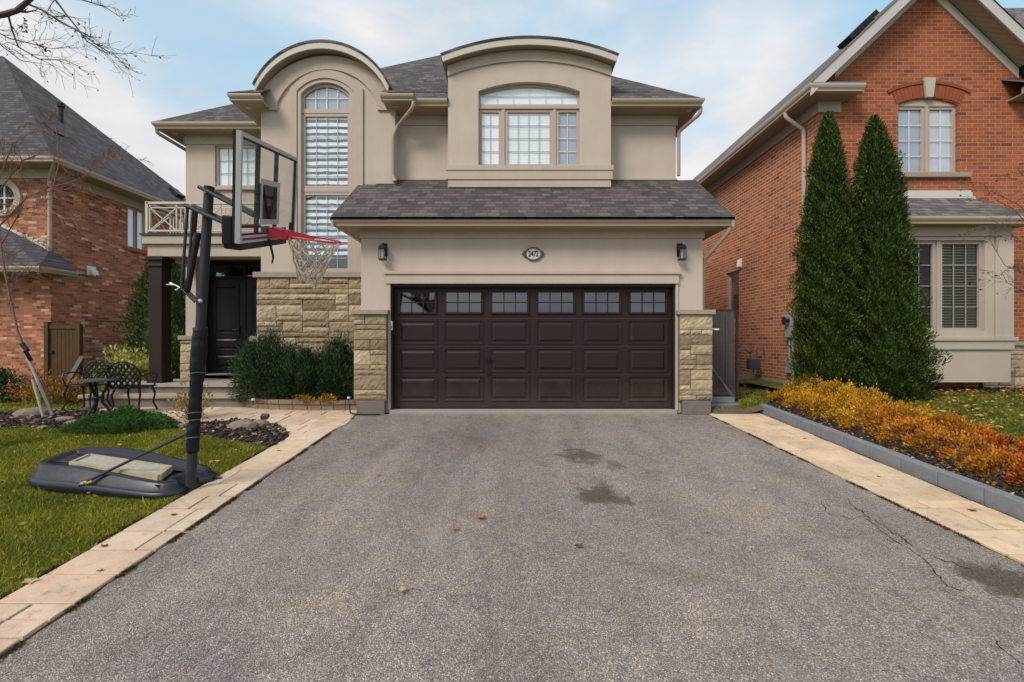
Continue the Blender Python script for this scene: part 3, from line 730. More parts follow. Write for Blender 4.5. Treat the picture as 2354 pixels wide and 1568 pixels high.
rs.add([(eR, eB, zr), (eL, eB, zr), (TL[0], bk, ztop), (AP_[0], bk, ztop)], [(0, 1, 2, 3)])
rs.add([TL, (AP_[0], TL[1], ztop-0.01), (AP_[0], bk, ztop), (TL[0], bk, ztop)], [(0, 1, 2, 3)])
rs.build('side_roof', SH_Y, H, recalc=False)
m = MB()
m.box(eL+0.04, -4.83, eF1+0.05, 2.05, zr-0.11, zr-0.07); m.box(eL+0.04, -7.05, 2.05, 12.3, zr-0.11, zr-0.07)
m.box(-2.25, bx0-0.002, eF2+0.05, 1.2, zr-0.11, zr-0.07); m.box(bx1+0.002, eR-0.04, eF2+0.05, 1.2, zr-0.11, zr-0.07); m.box(3.23, eR-0.04, 1.2, 12.3, zr-0.11, zr-0.07)
m.each('soffit', SOFFIT, H)
gutter('gutter', [(eL, 12.3), (eL, eF1), (-4.84, eF1)], zr-0.11, TRIM, H, side=1)
gutter('gutter', [(-2.24, eF2), (-1.22, eF2)], zr-0.11, TRIM, H, side=1)
gutter('gutter', [(1.88, eF2), (eR, eF2), (eR, 12.3)], zr-0.11, TRIM, H, side=1)
# tower eave returns
def eave_return(x0, x1, xw, sidex, yback):
    m = MB(); z = 5.72
    m.box(min(x0, x1)+0.02, max(x0, x1)-0.02, 0.62, ty-0.002, z-0.10, z-0.06)
    m.box(min(sidex, xw)+0.02, max(sidex, xw)-0.002, ty, yback, z-0.10, z-0.06)
    m.build('return_soffit', SOFFIT, H)
    xin = x1 if abs(x1-sidex) > 0.1 else x0
    m = MB()
    a, b = (sidex, 0.58), (xin, 0.58)
    m.add([(sidex, 0.58, z+0.03), (xin, 0.58, z+0.03), (xin, ty, z+0.30), (xw+(0.0), ty, z+0.30)], [(0, 1, 2, 3)] if sidex < xin else [(3, 2, 1, 0)])
    m.add([(sidex, yback, z+0.03), (sidex, 0.58, z+0.03), (xw, ty, z+0.30), (xw, yback, z+0.30)], [(0, 1, 2, 3)])
    m.build('return_roof', SH_X, H, recalc=False)
    if sidex < xin: gutter('gutter', [(sidex, yback), (sidex, 0.58), (xin, 0.58)], z-0.10, TRIM, H, side=1, h=0.12)
    else: gutter('gutter', [(xin, 0.58), (sidex, 0.58), (sidex, yback)], z-0.10, TRIM, H, side=1, h=0.12)
eave_return(-5.24, -4.62, tx0, -5.24, 2.05)
eave_return(-2.42, -1.81, tx1, -1.81, 1.2)
# pent roof over the garage
pz0, py0 = 3.19, -0.40; pp = 0.727
def pr_z(y): return pz0 + pp*(y-py0)
m = MB(); x0, x1 = -2.95, 3.62
m.add([(x0, py0, pz0), (x1, py0, pz0), (x1, 1.2, pr_z(1.2)), (x0, 1.2, pr_z(1.2)), (x0, py0, pz0-0.05), (x1, py0, pz0-0.05), (x1, 1.2, pr_z(1.2)-0.05), (x0, 1.2, pr_z(1.2)-0.05)],
      [(0,1,2,3), (7,6,5,4), (0,4,5,1), (1,5,6,2), (2,6,7,3), (3,7,4,0)])
m.build('garage_roof', SH_X, H)
m = MB()
for (xa, xb) in ((x0+0.01, x0+0.05), (x1-0.05, x1-0.01)):
    m.add([(xx, y, pr_z(y)-dz) for xx in (xa, xb) for (y, dz) in ((py0, 0.06), (1.2, 0.06), (1.2, 0.20), (py0, 0.16))], [(0,1,2,3), (7,6,5,4), (0,4,5,1), (1,5,6,2), (2,6,7,3), (3,7,4,0)])
m.each('rake_board', TRIM, H)
m = MB(); m.box(x0+0.02, x1-0.02, py0+0.08, -0.002, 3.06, 3.09); m.box(x0+0.05, -2.582, 0, 1.1, 3.06, 3.09); m.box(3.262, x1-0.05, 0, 1.1, 3.06, 3.09); m.each('soffit', SOFFIT, H)
gutter('gutter', [(x0-0.01, 1.1), (x0-0.01, py0), (x1+0.01, py0), (x1+0.01, 1.1)], 3.06, TRIM, H, side=1, h=0.135)
m = MB(); m.box(-2.27, bx0-0.002, 1.165, 1.199, 4.29, 4.345); m.box(bx1+0.002, 3.25, 1.165, 1.199, 4.29, 4.345)
m.box(-2.6, -2.25, ty-0.04, ty-0.0012, 4.14, 4.19); m.each('flashing', DARKFL, H)
m = MB(); m.box(-2.27, bx0-0.002, 1.17, 1.199, 4.347, 4.375); m.box(bx1+0.002, 3.25, 1.17, 1.199, 4.347, 4.375); m.each('flashing_trim', STUC_T, H)
# garage lintel trim, jambs
m = MB(); m.box(-2.18, 2.87, -0.075, -0.001, 2.31, 2.36); m.box(-2.15, 2.84, -0.05, -0.0012, 2.15, 2.308); m.each('lintel_trim', STUC_T, H, bevel=0.006)
m = MB(); m.box(-2.11, -2.075, -0.03, 0.16, 0.0, 2.15); m.box(2.795, 2.83, -0.03, 0.16, 0.0, 2.15); m.each('garage_jamb', STUC_T, H)
# stone masonry ------------------------------------------------------------
def stones(name, x0, x1, z0, z1, y, parent, seed, depth=0.035, ux=0.10, uz=0.085, frx=None):
    rnd = random.Random(seed); nx = max(2, round((x1-x0)/ux)); nz = max(2, round((z1-z0)/uz)); ux = (x1-x0)/nx; uz = (z1-z0)/nz
    used = [[False]*nx for _ in range(nz)]; m = MB()
    for j in range(nz):
        for i in range(nx):
            if used[j][i]: continue
            h = rnd.choices([1, 2, 3], [0.52, 0.42, 0.06])[0]; w = rnd.randint(3, 7) if h == 1 else rnd.randint(2, 5)
            if nx <= 6: w = rnd.choice([2, 3, nx, nx])
            ww = 0
            while ww < w and i+ww < nx and not used[j][i+ww]: ww += 1
            if i+ww < nx and nx-(i+ww) < 2 and not any(used[j][i+ww:]): ww = nx-i
            hh = 1
            while hh < h and j+hh < nz and not any(used[j+hh][i:i+ww]): hh += 1
            for a in range(hh):
                for b in range(ww): used[j+a][i+b] = True
            g = 0.006; sx0, sx1, sz0, sz1 = x0+i*ux+g, x0+(i+ww)*ux-g, z0+j*uz+g, z0+(j+hh)*uz-g
            nu, nv = max(3, int((sx1-sx0)/0.035)), max(3, int((sz1-sz0)/0.035)); vs = []; base = rnd.uniform(0.4, 1.0)*depth
            px_, pz_ = rnd.uniform(-1, 1), rnd.uniform(-1, 1)
            for b in range(nv+1):
                for a in range(nu+1):
                    u, v = a/nu, b/nv; edge = min(u, 1-u, v, 1-v)
                    bul = base*(0.55+0.45*min(1, edge*5)) + (rnd.uniform(-0.007, 0.007) if 0 < a < nu and 0 < b < nv else 0) + 0.008*px_*(u-.5) + 0.012*pz_*(v-.5)
                    jx = rnd.uniform(-0.003, 0.003); jz = rnd.uniform(-0.003, 0.003)
                    vs.append((sx0+(sx1-sx0)*u+jx, y-max(bul, 0.004), sz0+(sz1-sz0)*v+jz))
            k = len(vs); fs = [(b*(nu+1)+a, b*(nu+1)+a+1, (b+1)*(nu+1)+a+1, (b+1)*(nu+1)+a) for b in range(nv) for a in range(nu)]
            ring = [a for a in range(nu+1)] + [(b+1)*(nu+1)-1 for b in range(1, nv+1)] + [nv*(nu+1)+a for a in range(nu-1, -1, -1)] + [b*(nu+1) for b in range(nv-1, 0, -1)]
            for r_ in ring: vs.append((vs[r_][0], y+0.01, vs[r_][2]))
            n = len(ring)
            for q in range(n): fs.append((ring[(q+1) % n], ring[q], k+q, k+(q+1) % n))
            m.add(vs, fs)
    return m.build(name, STONE, parent, recalc=False)
sw = MB(); sw.box(-4.88, -2.62, 0.93, 0.975+0.03, -0.05, 2.38); swo = sw.build('stone_wall', MORTAR, H)
stones('stone_facing', -4.88, -2.62, 0.0, 2.38, 0.928, swo, 21, ux=0.125, uz=0.105, depth=0.05)
m = MB(); m.box(-4.93, -2.59, 0.86, 0.972, 2.385, 2.49); m.build('stone_cap', CAPST, swo, bevel=0.012)
m = MB(); m.box(-5.0, -4.78, 0.88, 1.0, 1.16, 1.27); m.build('ledge_stone', CAPST, swo, bevel=0.012)
for (a, b, s_) in ((-2.67, -2.115, 31), (2.825, 3.38, 32)):
    p_ = MB(); p_.box(a, b, -0.10, -0.001, 0.17, 1.62); 
    if a < 0: p_.box(a, -2.581, 0, 0.9, 0.17, 1.62)
    else: p_.box(3.261, b, 0, 0.9, 0.17, 1.62)
    po = p_.build('stone_pier', MORTAR, H)
    stones('stone_facing', a, b, 0.18, 1.62, -0.102, po, s_)
    m = MB(); m.box(a-0.035, b+0.035, -0.17, -0.0015, 1.622, 1.70); m.build('stone_cap', CAPST, po, bevel=0.012)
    m = MB(); m.box(a+0.05, b-0.03, -0.125, -0.002, -0.06, 0.168); m.build('pier_base', CONC_D, po, bevel=0.01)
# pilaster base left of the front door
p_ = MB(); p_.box(-7.08, -6.83, 1.95, 2.049, 0.36, 1.2); po = p_.build('stone_pier', MORTAR, H); stones('stone_facing', -7.09, -6.83, 0.36, 1.2, 1.948, po, 33)
m = MB(); m.box(-7.12, -6.80, 1.90, 2.0485, 1.202, 1.29); m.build('stone_cap', CAPST, po, bevel=0.01)
# garage door ---------------------------------------------------------------
gd = MB(); gd.box(-2.075, 2.795, 0.135, 0.165, 0.012, 2.145); gdo = gd.build('garage_door', DOORP, H)
m = MB()
cols = [-2.04 + k*(4.80/6) for k in range(7)]; rows = [0.10, 0.60, 1.085, 1.57, 2.06]
def raised(m, xa, xb, za, zb, y, inset=0.035, proud=0.018):
    o1 = [(xa, y, za), (xb, y, za), (xb, y, zb), (xa, y, zb)]
    def q(i, yy): return [(xa+i, yy, za+i), (xb-i, yy, za+i), (xb-i, yy, zb-i), (xa+i, yy, zb-i)]
    loops = [q(-0.02, y), q(-0.02, y-0.012), q(0.0, y-0.012), q(0.012, y-0.002), q(inset, y-0.002), q(inset+0.03, y-proud), ]
    vs = [v for l in loops for v in l]; fs = []
    for k in range(len(loops)-1):
        for i in range(4):
            j = (i+1) % 4; fs.append((k*4+i, k*4+j, k*4+4+j, k*4+4+i))
    fs.append(tuple((len(loops)-1)*4+i for i in range(4))); m.add(vs, fs)
for c in range(6):
    for r_ in range(3):
        raised(m, cols[c]+0.075, cols[c+1]-0.075, rows[r_]+0.05, rows[r_+1]-0.055, 0.135)
m.build('raised_panels', DOORP, gdo, recalc=True)
m = MB()
for zz in (0.595, 1.08, 1.565): m.box(-2.07, 2.79, 0.1325, 0.136, zz-0.004, zz+0.004)
m.each('section_joint', DARKFL, gdo)
for c in range(6):
    xa, xb, za, zb = cols[c]+0.07, cols[c+1]-0.07, 1.645, 2.045
    m = MB(); m.prism(rect(xa, xb, za, zb), [rect(xa+0.03, xb-0.03, za+0.03, zb-0.03)], 0.105, 0.134, 'xz')
    for k in (1, 2): x_ = xa+0.03+(xb-xa-0.06)*k/3; m.box(x_-0.009, x_+0.009, 0.112, 0.134, za+0.03, zb-0.03)
    zc = (za+zb)/2; m.box(xa+0.03, xb-0.03, 0.1125, 0.1335, zc-0.009, zc+0.009)
    wf = m.build('door_window', DOORP, gdo)
    m = MB(); m.box(xa+0.02, xb-0.02, 0.124, 0.127, za+0.02, zb-0.02); m.build('pane', glassmat('garage_pane', 0.15, (0.05, 0.05, 0.06), 0.04) if c == 0 else bpy.data.materials['garage_pane'], wf)
m = MB(); m.box(-0.44, -0.38, 0.09, 0.135, 0.82, 0.90); m.tube([(-0.41, 0.09, 0.86), (-0.41, 0.06, 0.86)], 0.02, 8); m.box(-0.47, -0.35, 0.085, 0.11, 0.845, 0.86); m.box(-0.44, -0.38, 0.1, 0.135, 0.60, 0.64)
m.build('handle', BLACKM, gdo)
m = MB(); m.box(-2.075, 2.795, 0.10, 0.17, 0.0, 0.018); m.build('weather_strip', BLACKM, gdo)
m = MB(); m.box(-2.075, -2.045, 0.02, 0.13, 0.0, 2.145); m.box(2.765, 2.795, 0.02, 0.13, 0.0, 2.145); m.box(-2.045, 2.765, 0.02, 0.13, 2.10, 2.145); m.each('door_casing', DOORP, H)
# front door -----------------------------------------------------------------
fd = MB(); fd.box(-6.83, -5.10, 2.38, 2.42, 0.46, 2.56); fdo = fd.build('front_door', DOORB, H)
m = MB()
for (xa, xb) in ((-6.78, -5.99), (-5.95, -5.15)):
    raised(m, xa+0.14, xb-0.12, 1.35, 2.42, 2.38); raised(m, xa+0.14, xb-0.12, 0.98, 1.25, 2.38); raised(m, xa+0.14, xb-0.12, 0.58, 0.88, 2.38)
    m.box(xa, xa+0.012, 2.365, 2.38, 0.46, 2.5)
m.build('door_panels', DOORB, fdo)
m = MB(); m.box(-6.12, -6.07, 2.345, 2.38, 1.30, 1.50); m.tube([(-6.095, 2.345, 1.42), (-6.095, 2.31, 1.42), (-6.20, 2.31, 1.42)], 0.011, 8); m.build('handle', BLACKM, fdo)
m = MB(); m.prism(rect(-6.83, -5.10, 2.57, 2.96), [rect(-6.76, -5.98, 2.62, 2.86), rect(-5.92, -5.16, 2.62, 2.86)], 2.36, 2.42, 'xz'); tro = m.build('transom', DOORB, H)
m = MB(); m.box(-6.78, -5.14, 2.39, 2.395, 2.60, 2.88); m.build('pane', bpy.data.materials['garage_pane'], tro)
m = MB(); m.box(-6.9, -5.0, 2.25, 2.5, 0.36, 0.46); m.box(-6.85, -5.05, 2.05, 2.3, 0.36, 0.455); m.build('door_sill', CAPST, H)
# balcony --------------------------------------------------------------------
bxl, bxr, byf = -7.08, -4.835, 1.06
m = MB()
m.box(bxl, bxr, byf, byf+0.15, 2.82, 3.05); m.box(bxl, bxl+0.15, byf+0.15, 2.05, 2.82, 3.05)
m.box(bxl-0.06, bxr, byf-0.06, byf+0.14, 3.053, 3.215); m.box(bxl-0.06, bxl+0.14, byf+0.14, 2.05, 3.053, 3.215)
bal = m.build('balcony', STUC_T, H, bevel=0.006)
m = MB(); m.box(bxl+0.15, bxr, byf+0.15, 2.05, 3.0, 3.21); m.build('balcony_floor', SOFFIT, bal)
m = MB(); m.box(bxl-0.09, bxr, byf-0.09, 2.049, 3.217, 3.25); m.build('balcony_flashing', DARKFL, bal)
m = MB(); RY = byf+0.02
def rail_run(m, P, Q, z0=3.32, z1=3.86):
    P, Q = Vector(P), Vector(Q); L = (Q-P).length; t = (Q-P)/L
    def at(s, z): return (P.x+t.x*s, P.y+t.y*s, z)
    n = Vector((-t.y, t.x, 0)); tt = Vector((t.x, t.y, 0))
    def bar(a, b, w, h): 
        a, b = Vector(a), Vector(b); ax = b-a; m.obox((a+b)/2, ax, n, ax.cross(n), ax.length/2, w/2, h/2)
    bar(at(0, z1), at(L, z1), 0.05, 0.045); bar(at(0, z0), at(L, z0), 0.035, 0.035); bar(at(0, z1-0.09), at(L, z1-0.09), 0.022, 0.022)
    s = 0.05
    for sp in (0.0, L): bar(at(sp, 3.25), at(sp, z1+0.03), 0.05, 0.05)
    while s < L-0.3:
        w = min(0.52, L-s-0.02); bar(at(s, z0), at(s, z1), 0.022, 0.022); bar(at(s+w, z0), at(s+w, z1), 0.022, 0.022)
        bar(at(s, z0), at(s+w, z1-0.09), 0.018, 0.018); bar(at(s, z1-0.09), at(s+w, z0), 0.018, 0.018); s += w
        for k in range(3):
            s += 0.085
            if s < L: bar(at(s, z0), at(s, z1-0.09), 0.018, 0.018)
        s += 0.085
rail_run(m, (bxl-0.02, RY), (bxr-0.02, RY)); rail_run(m, (bxl-0.02, RY+0.03), (bxl-0.02, 2.03))
m.build('railing', simple('cream_railing', (0.52, 0.48, 0.41), 0.5, 0.05), bal)
m = MB(); cx, cy_ = -6.92, byf+0.11
m.box(cx-0.125, cx+0.125, cy_-0.125, cy_+0.125, 0.46, 2.62); m.box(cx-0.15, cx+0.15, cy_-0.15, cy_+0.15, 0.36, 0.46)
m.box(cx-0.15, cx+0.15, cy_-0.15, cy_+0.15, 2.62, 2.66); m.box(cx-0.135, cx+0.135, cy_-0.135, cy_+0.135, 2.66, 2.74); m.box(cx-0.17, cx+0.17, cy_-0.17, cy_+0.17, 2.74, 2.818)
m.build('column', COLP, H, bevel=0.008)
# downspouts -----------------------------------------------------------------
def spout(pts, parent, mat=TRIM, r=0.036):
    m = MB(); P = [Vector(p) for p in pts]; Q = [P[0]]
    for i in range(1, len(P)-1):
        a = (P[i-1]-P[i]).normalized()*0.05; b = (P[i+1]-P[i]).normalized()*0.05; Q += [P[i]+a, P[i]+(a+b)*0.25, P[i]+b]
    Q.append(P[-1]); m.tube(Q, r, 10); return m.build('downspout', mat, parent, smooth=False)
spout([(-1.83, 0.66, 5.62), (-1.83, 0.66, 5.52), (-2.20, 0.93, 5.27), (-2.28, 0.935, 5.1), (-2.28, 0.935, 4.32), (-2.22, 0.86, 4.20)], H)
spout([(3.58, 0.86, 5.62), (3.58, 0.86, 5.50), (3.27, 1.15, 5.28), (3.27, 1.15, 4.42)], H)
spout([(-7.44, 1.75, 5.62), (-7.44, 1.75, 5.54), (-7.12, 2.5, 5.34), (-7.10, 2.7, 5.2), (-7.10, 2.7, 0.1)], H)
spout([(3.57, -0.30, 3.05), (3.57, -0.30, 2.98), (3.30, 0.1, 2.55), (3.30, 0.12, 0.2)], H)
# recessed lights in the soffits
for (x, y, z) in ((-7.2, 1.95, zr-0.112), (-5.03, 0.9, 5.618), (-2.03, 0.9, 5.618), (3.42, 0.98, zr-0.112)):
    m = MB(); m.tube([(x, y, z), (x, y, z+0.01)], 0.05, 16); m.build('recessed_light', FASC, H)
# small white keypad and sensor are on the garage jamb
t_ = thing('keypad', 'small white garage keypad on the left garage jamb', 'keypad', (-2.06, 0.0, 1.35))
m = MB(); m.box(-2.072, -2.042, -0.012, 0.018, 1.36, 1.52); m.build('housing', WHITE, t_, bevel=0.006)
m = MB(); m.box(-2.068, -2.046, -0.017, -0.0125, 1.38, 1.44); m.build('buttons', simple('keypad_grey', (0.25, 0.25, 0.25), 0.5), t_)
t_ = thing('conduit', 'thin grey plastic pipe stub sticking out of the right stone pier', 'pipe', (3.40, -0.05, 1.3))
m = MB(); m.tube([(3.38, -0.04, 1.375), (3.52, -0.04, 1.37)], 0.015, 8); m.build('pipe', WHITE, t_)
m = MB(); m.tube([(3.375, -0.04, 1.377), (3.395, -0.04, 1.375)], 0.022, 8); m.build('collar', CONC, t_)
# wall lamps -------------------------------------------------------------------
LG = glassmat('lamp_glass', 0.15, (0.75, 0.7, 0.6), 0.1); LW = simple('lamp_candle', (0.55, 0.5, 0.42), 0.6)
def wall_lamp(x, label):
    t = thing('wall_lamp', label, 'lamp', (x, 0.0, 2.55), 'lanterns beside the house number')
    m = MB(); m.box(x-0.05, x+0.05, -0.02, -0.001, 2.62, 2.84); m.tube([(x, -0.02, 2.80), (x, -0.09, 2.82), (x, -0.11, 2.79)], 0.012, 8); m.build('bracket', BLACKM, t)
    m = MB()
    m.prism([(x-0.062, 2.72), (x+0.062, 2.72), (x+0.05, 2.765), (x+0.025, 2.79), (x-0.025, 2.79), (x-0.05, 2.765)], [], -0.175, -0.045, 'xz')
    m.build('hood', BLACKM, t, bevel=0.006)
    m = MB(); m.tube([(x, -0.11, 2.56), (x, -0.11, 2.72)], 0.042, 16, caps=False); m.build('glass', LG, t, smooth=True)
    m = MB(); m.box(x-0.054, x+0.054, -0.165, -0.055, 2.535, 2.56)
    for sx in (-1, 1):
        for sy in (-1, 1): m.box(x+sx*0.049-0.004, x+sx*0.049+0.004, -0.11+sy*0.055-0.005, -0.11+sy*0.055+0.005, 2.56, 2.72)
    m.build('cage', BLACKM, t)
    m = MB(); m.tube([(x, -0.11, 2.56), (x, -0.11, 2.66)], [0.02, 0.016], 8); m.build('bulb', LW, t)
wall_lamp(-2.18, 'black lantern on the stucco above the left side of the garage door'); wall_lamp(2.865, 'black lantern on the stucco above the right side of the garage door')
# house number ------------------------------------------------------------------
pq = thing('house_number_sign', 'oval white house number plaque reading 2472 with bronze scrolled ends', 'sign', (0.364, 0.0, 2.66))
def ell(cx, cz, rx, rz, n=32): return [(cx+rx*math.cos(2*math.pi*k/n), cz+rz*math.sin(2*math.pi*k/n)) for k in range(n)]
BRZ = simple('bronze', (0.09, 0.08, 0.06), 0.5, 0.2, 20)
m = MB(); m.prism(ell(0.364, 2.66, 0.150, 0.118), [ell(0.364, 2.66, 0.122, 0.092)], -0.028, -0.001, 'xz')
for s_ in (-1, 1):
    m.prism([(0.364+s_*0.14, 2.60), (0.364+s_*0.165, 2.615), (0.364+s_*0.178, 2.64), (0.364+s_*0.198, 2.66), (0.364+s_*0.178, 2.68), (0.364+s_*0.165, 2.705), (0.364+s_*0.14, 2.72)], [], -0.022, -0.0012, 'xz')
m.build('rim', BRZ, pq, bevel=0.004)
m = MB(); m.prism(ell(0.364, 2.66, 0.124, 0.094), [], -0.014, -0.002, 'xz'); m.build('plaque', simple('enamel_white', (0.62, 0.62, 0.60), 0.35, 0.04), pq)
fc = bpy.data.curves.new('numerals', 'FONT'); fc.body = '2472'; fc.size = 0.108; fc.align_x = 'CENTER'; fc.align_y = 'CENTER'; fc.extrude = 0.003; fc.space_character = 0.95; fc.offset = 0.0022
fo = bpy.data.objects.new('numerals', fc); link(fo, pq); fo.location = (0, -0.017, 0.0); fo.rotation_euler = (R(90), 0, 0); fo.scale = (0.85, 1.25, 1)
bpy.context.view_layer.update(); nme = bpy.data.meshes.new_from_object(fo.evaluated_get(bpy.context.evaluated_depsgraph_get())); nme.materials.clear(); nme.materials.append(BLACKM)
no_ = bpy.data.objects.new('numerals', nme); link(no_, pq); no_.location = fo.location; no_.rotation_euler = fo.rotation_euler; no_.scale = fo.scale; bpy.data.objects.remove(fo); no_.name = 'numerals'
# porch steps ---------------------------------------------------------------------
st = thing('porch_steps', 'wide flagstone porch steps leading up to the black front door', 'steps', (-6.0, 1.0, -0.06))
STEPF = simple('step_riser', (0.20, 0.165, 0.135), 0.9, 0.2, 8, bump=0.5, bscale=40); STEPT = simple('step_tread', (0.36, 0.31, 0.26), 0.9, 0.15, 6, bump=0.4, bscale=60)
m = MB(); m.box(-7.75, -4.70, 0.98, 2.06, -0.06, 0.29); m.build('riser', STEPF, st)
m = MB(); m.box(-7.8, -4.72, 0.93, 2.05, 0.292, 0.36); m.build('tread', STEPT, st, bevel=0.012)
m = MB(); m.box(-7.95, -4.72, 0.65, 0.978, -0.06, 0.11); m.build('riser', STEPF, st)
m = MB(); m.box(-8.0, -4.74, 0.60, 0.979, 0.112, 0.18); m.build('tread', STEPT, st, bevel=0.012)

# ------------------------------------------------------------------ left neighbour
LH = thing('brick_house', 'brown brick house left of the stucco house with a steep slate-blue shingle roof', 'house', (-16, 8, -0.06))
lx, lyf, lyb = -12.3, 4.36, 10.2
m = MB(); m.prism(rect(lx-0.0, lx-0.2, -0.1, 5.9) if False else rect(lyf, lyb, -0.1, 5.88), [rect(PX(0,1)*0+6.77, 7.46, 4.19, 5.47)], lx-0.2, lx, 'yz')
m.box(-22, lx-0.2, lyb-0.2, lyb, -0.1, 5.88)
ring = [(-13.57+0.34*math.cos(2*math.pi*k/24), 5.0+0.34*math.sin(2*math.pi*k/24)) for k in range(24)]
m.prism(rect(-22, lx-0.2, -0.1, 5.88), [ring], lyf, lyf+0.2, 'xz')
m.prism(rect(-0.199+0, -0.001, 0, 1), [], 0, 0.001, 'xz') if False else None
m.box(lx-0.2, lx-0.0002, lyf-0.0003, lyf-0.0001, -0.1, 5.88)
m.build('brick_wall', BR_L, LH)
m = MB(); m.prism([(-13.57+0.5*math.cos(2*math.pi*k/28), 5.0+0.5*math.sin(2*math.pi*k/28)) for k in range(28)], [ring], lyf-0.05, lyf-0.001, 'xz'); rw = m.build('round_window', STUC_T, LH)
m = MB(); m.prism(ring, [], lyf+0.05, lyf+0.06, 'xz'); m.build('pane', GLASS_LOW, rw); m = MB(); m.prism(ring, [], lyf+0.15, lyf+0.16, 'xz'); m.build('room_backing', DARK, rw)
m = MB(); m.box(-13.59, -13.55, lyf+0.02, lyf+0.05, 4.66, 5.34); m.box(-13.91, -13.23, lyf+0.021, lyf+0.049, 4.98, 5.02); m.build('grille', WHITE, rw)
axis_dir = -1
window(LH, 6.77, 7.10, 4.19, 5.47, lx, cols=1, rows=1, fw=0.04, blind_or_room=BLIND_W, axis='y', setback=0.01, grille=False)
window(LH, 7.13, 7.46, 4.19, 5.47, lx, cols=1, rows=1, fw=0.04, blind_or_room=BLIND_W, axis='y', setback=0.01, grille=False)
m = MB(); m.box(lx-0.12, lx+0.01, 7.10, 7.13, 4.19, 5.47); m.box(lx-0.1, lx+0.06, 6.70, 7.52, 4.08, 4.19); m.build('window_sill', simple('brick_sill', C(150, 92, 70), 0.9, 0.2, 9), LH)
ez = 5.87; A = (-11.66, 3.78, ez); B = (-11.66, 10.52, ez); AP = (-11.66-4.16, 10.52-4.16, ez+4.16)
m = MB(); m.add([A, B, AP], [(0, 1, 2)]); m.add([B, (-26, 10.52, ez), (-26, AP[1], AP[2]), AP], [(0, 1, 2, 3)]); m.build('roof', SHL_Y, LH, recalc=False)
m = MB(); m.add([(-26, A[1], ez), A, AP, (-26, AP[1], AP[2])], [(0, 1, 2, 3)]); m.build('front_roof', SHL_X, LH, recalc=False)
m = MB(); m.box(-26, -11.68, 3.8, lyf, ez-0.12, ez-0.08); m.box(lx, -11.68, lyf, 10.5, ez-0.12, ez-0.08); m.each('soffit', SOFFIT, LH)
gutter('gutter', [(-26, 3.78), (-11.66, 3.78), (-11.66, 10.52)], ez-0.12, TRIMN, LH, side=1, h=0.14)
m = MB(); m.box(-22, lx+0.03, lyf-0.03, lyf-0.001, ez-0.36, ez-0.12); m.box(lx+0.001, lx+0.03, lyf, lyb, ez-0.36, ez-0.12); m.each('frieze', TRIMN, LH)
spout([(-11.75, 3.9, ez-0.1), (-12.25, 4.28, ez-0.42), (-12.25, 4.28, 3.55)], LH, TRIMN, 0.045)
# low corner roof over the ground floor
c1 = (-11.85, 3.62, 3.05); m = MB()
m.add([(-20, 3.62, 3.05), c1, (-12.45, 4.30, 3.66), (-13.66, 4.355, 4.25), (-20, 4.355, 4.25)], [(0, 1, 2, 3, 4)])
m.add([c1, (-11.85, 4.62, 3.05), (-12.29, 4.62, 3.50), (-12.29, 4.3, 3.55), (-12.45, 4.30, 3.66)], [(0, 1, 2, 3, 4)])
m.build('low_roof', SHL_X, LH, recalc=False)
m = MB(); m.box(-20, -11.9, 3.66, lyf-0.002, 2.93, 2.96); m.box(lx+0.001, -11.9, lyf, 4.6, 2.93, 2.96); m.build('low_soffit', SOFFIT, LH)
gutter('gutter', [(-20, 3.6), (-11.83, 3.6), (-11.83, 4.65)], 2.93, TRIMN, LH, side=1, h=0.13)
m = MB()                                                          # stepped flashing climbing the brick
for k in range(12):
    x_ = -12.35-k*0.14; z_ = 3.62+k*0.066; m.box(x_-0.15, x_, lyf-0.02, lyf-0.0015, z_, z_+0.13)
m.build('step_flashing', FASC, LH)
m = MB(); m.tube([(-13.55, 5.9, 7.7), (-13.55, 5.9, 8.25)], 0.06, 10); m.tube([(-13.55, 5.9, 8.2), (-13.55, 5.9, 8.32)], 0.09, 10); m.build('vent_pipe', BLACKM, LH)
m = MB(); m.obox((-12.9, 5.0, 7.1), (1, 0, -1), (0, 1, 0), (1, 0, 1), 0.2, 0.15, 0.06); m.obox((-12.3, 8.9, 6.6), (1, 0, -1), (0, 1, 0), (1, 0, 1), 0.2, 0.17, 0.08); m.build('roof_vent', BLACKM, LH)
t_ = thing('dryer_vent', 'small white vent hood on the brown brick side wall', 'vent', (lx, 5.5, 3.2))
m = MB(); m.prism([(0, 3.12), (0.14, 3.10), (0.12, 3.22), (0, 3.32)], [], 5.42, 5.62, 'xz'); 
m.v = [(lx+v[0]+0.002, v[1], v[2]) for v in m.v]; m.build('hood', WHITE, t_, bevel=0.008)
m = MB(); m.box(lx+0.001, lx+0.012, 5.38, 5.66, 3.08, 3.36); m.build('flange', WHITE, t_)
t_ = thing('wooden_gate', 'small brown stained wooden gate at the corner of the brown brick house', 'gate', (-11.8, 4.2, -0.06))
m = MB(); x_ = -12.15
while x_ < -11.45: m.box(x_, x_+0.092, 4.19, 4.21, 0.0, 1.50+random.uniform(-0.005, 0.005)); x_ += 0.1
m.build('boards', WOODB, t_)
m = MB(); m.box(-12.15, -11.45, 4.165, 4.189, 1.50, 1.60); m.box(-12.15, -11.45, 4.165, 4.189, 0.15, 0.25); m.each('rail', WOODB, t_)
m = MB(); m.box(-12.27, -12.16, 4.14, 4.24, -0.06, 1.68); m.box(-11.44, -11.33, 4.14, 4.24, -0.06, 1.62); m.each('post', WOODB, t_, bevel=0.006)
m = MB(); m.box(-12.13, -12.05, 4.16, 4.189, 0.85, 0.93); m.build('latch', BLACKM, t_)
t_ = tag(MB().build('x', SOIL), 'x') if False else None
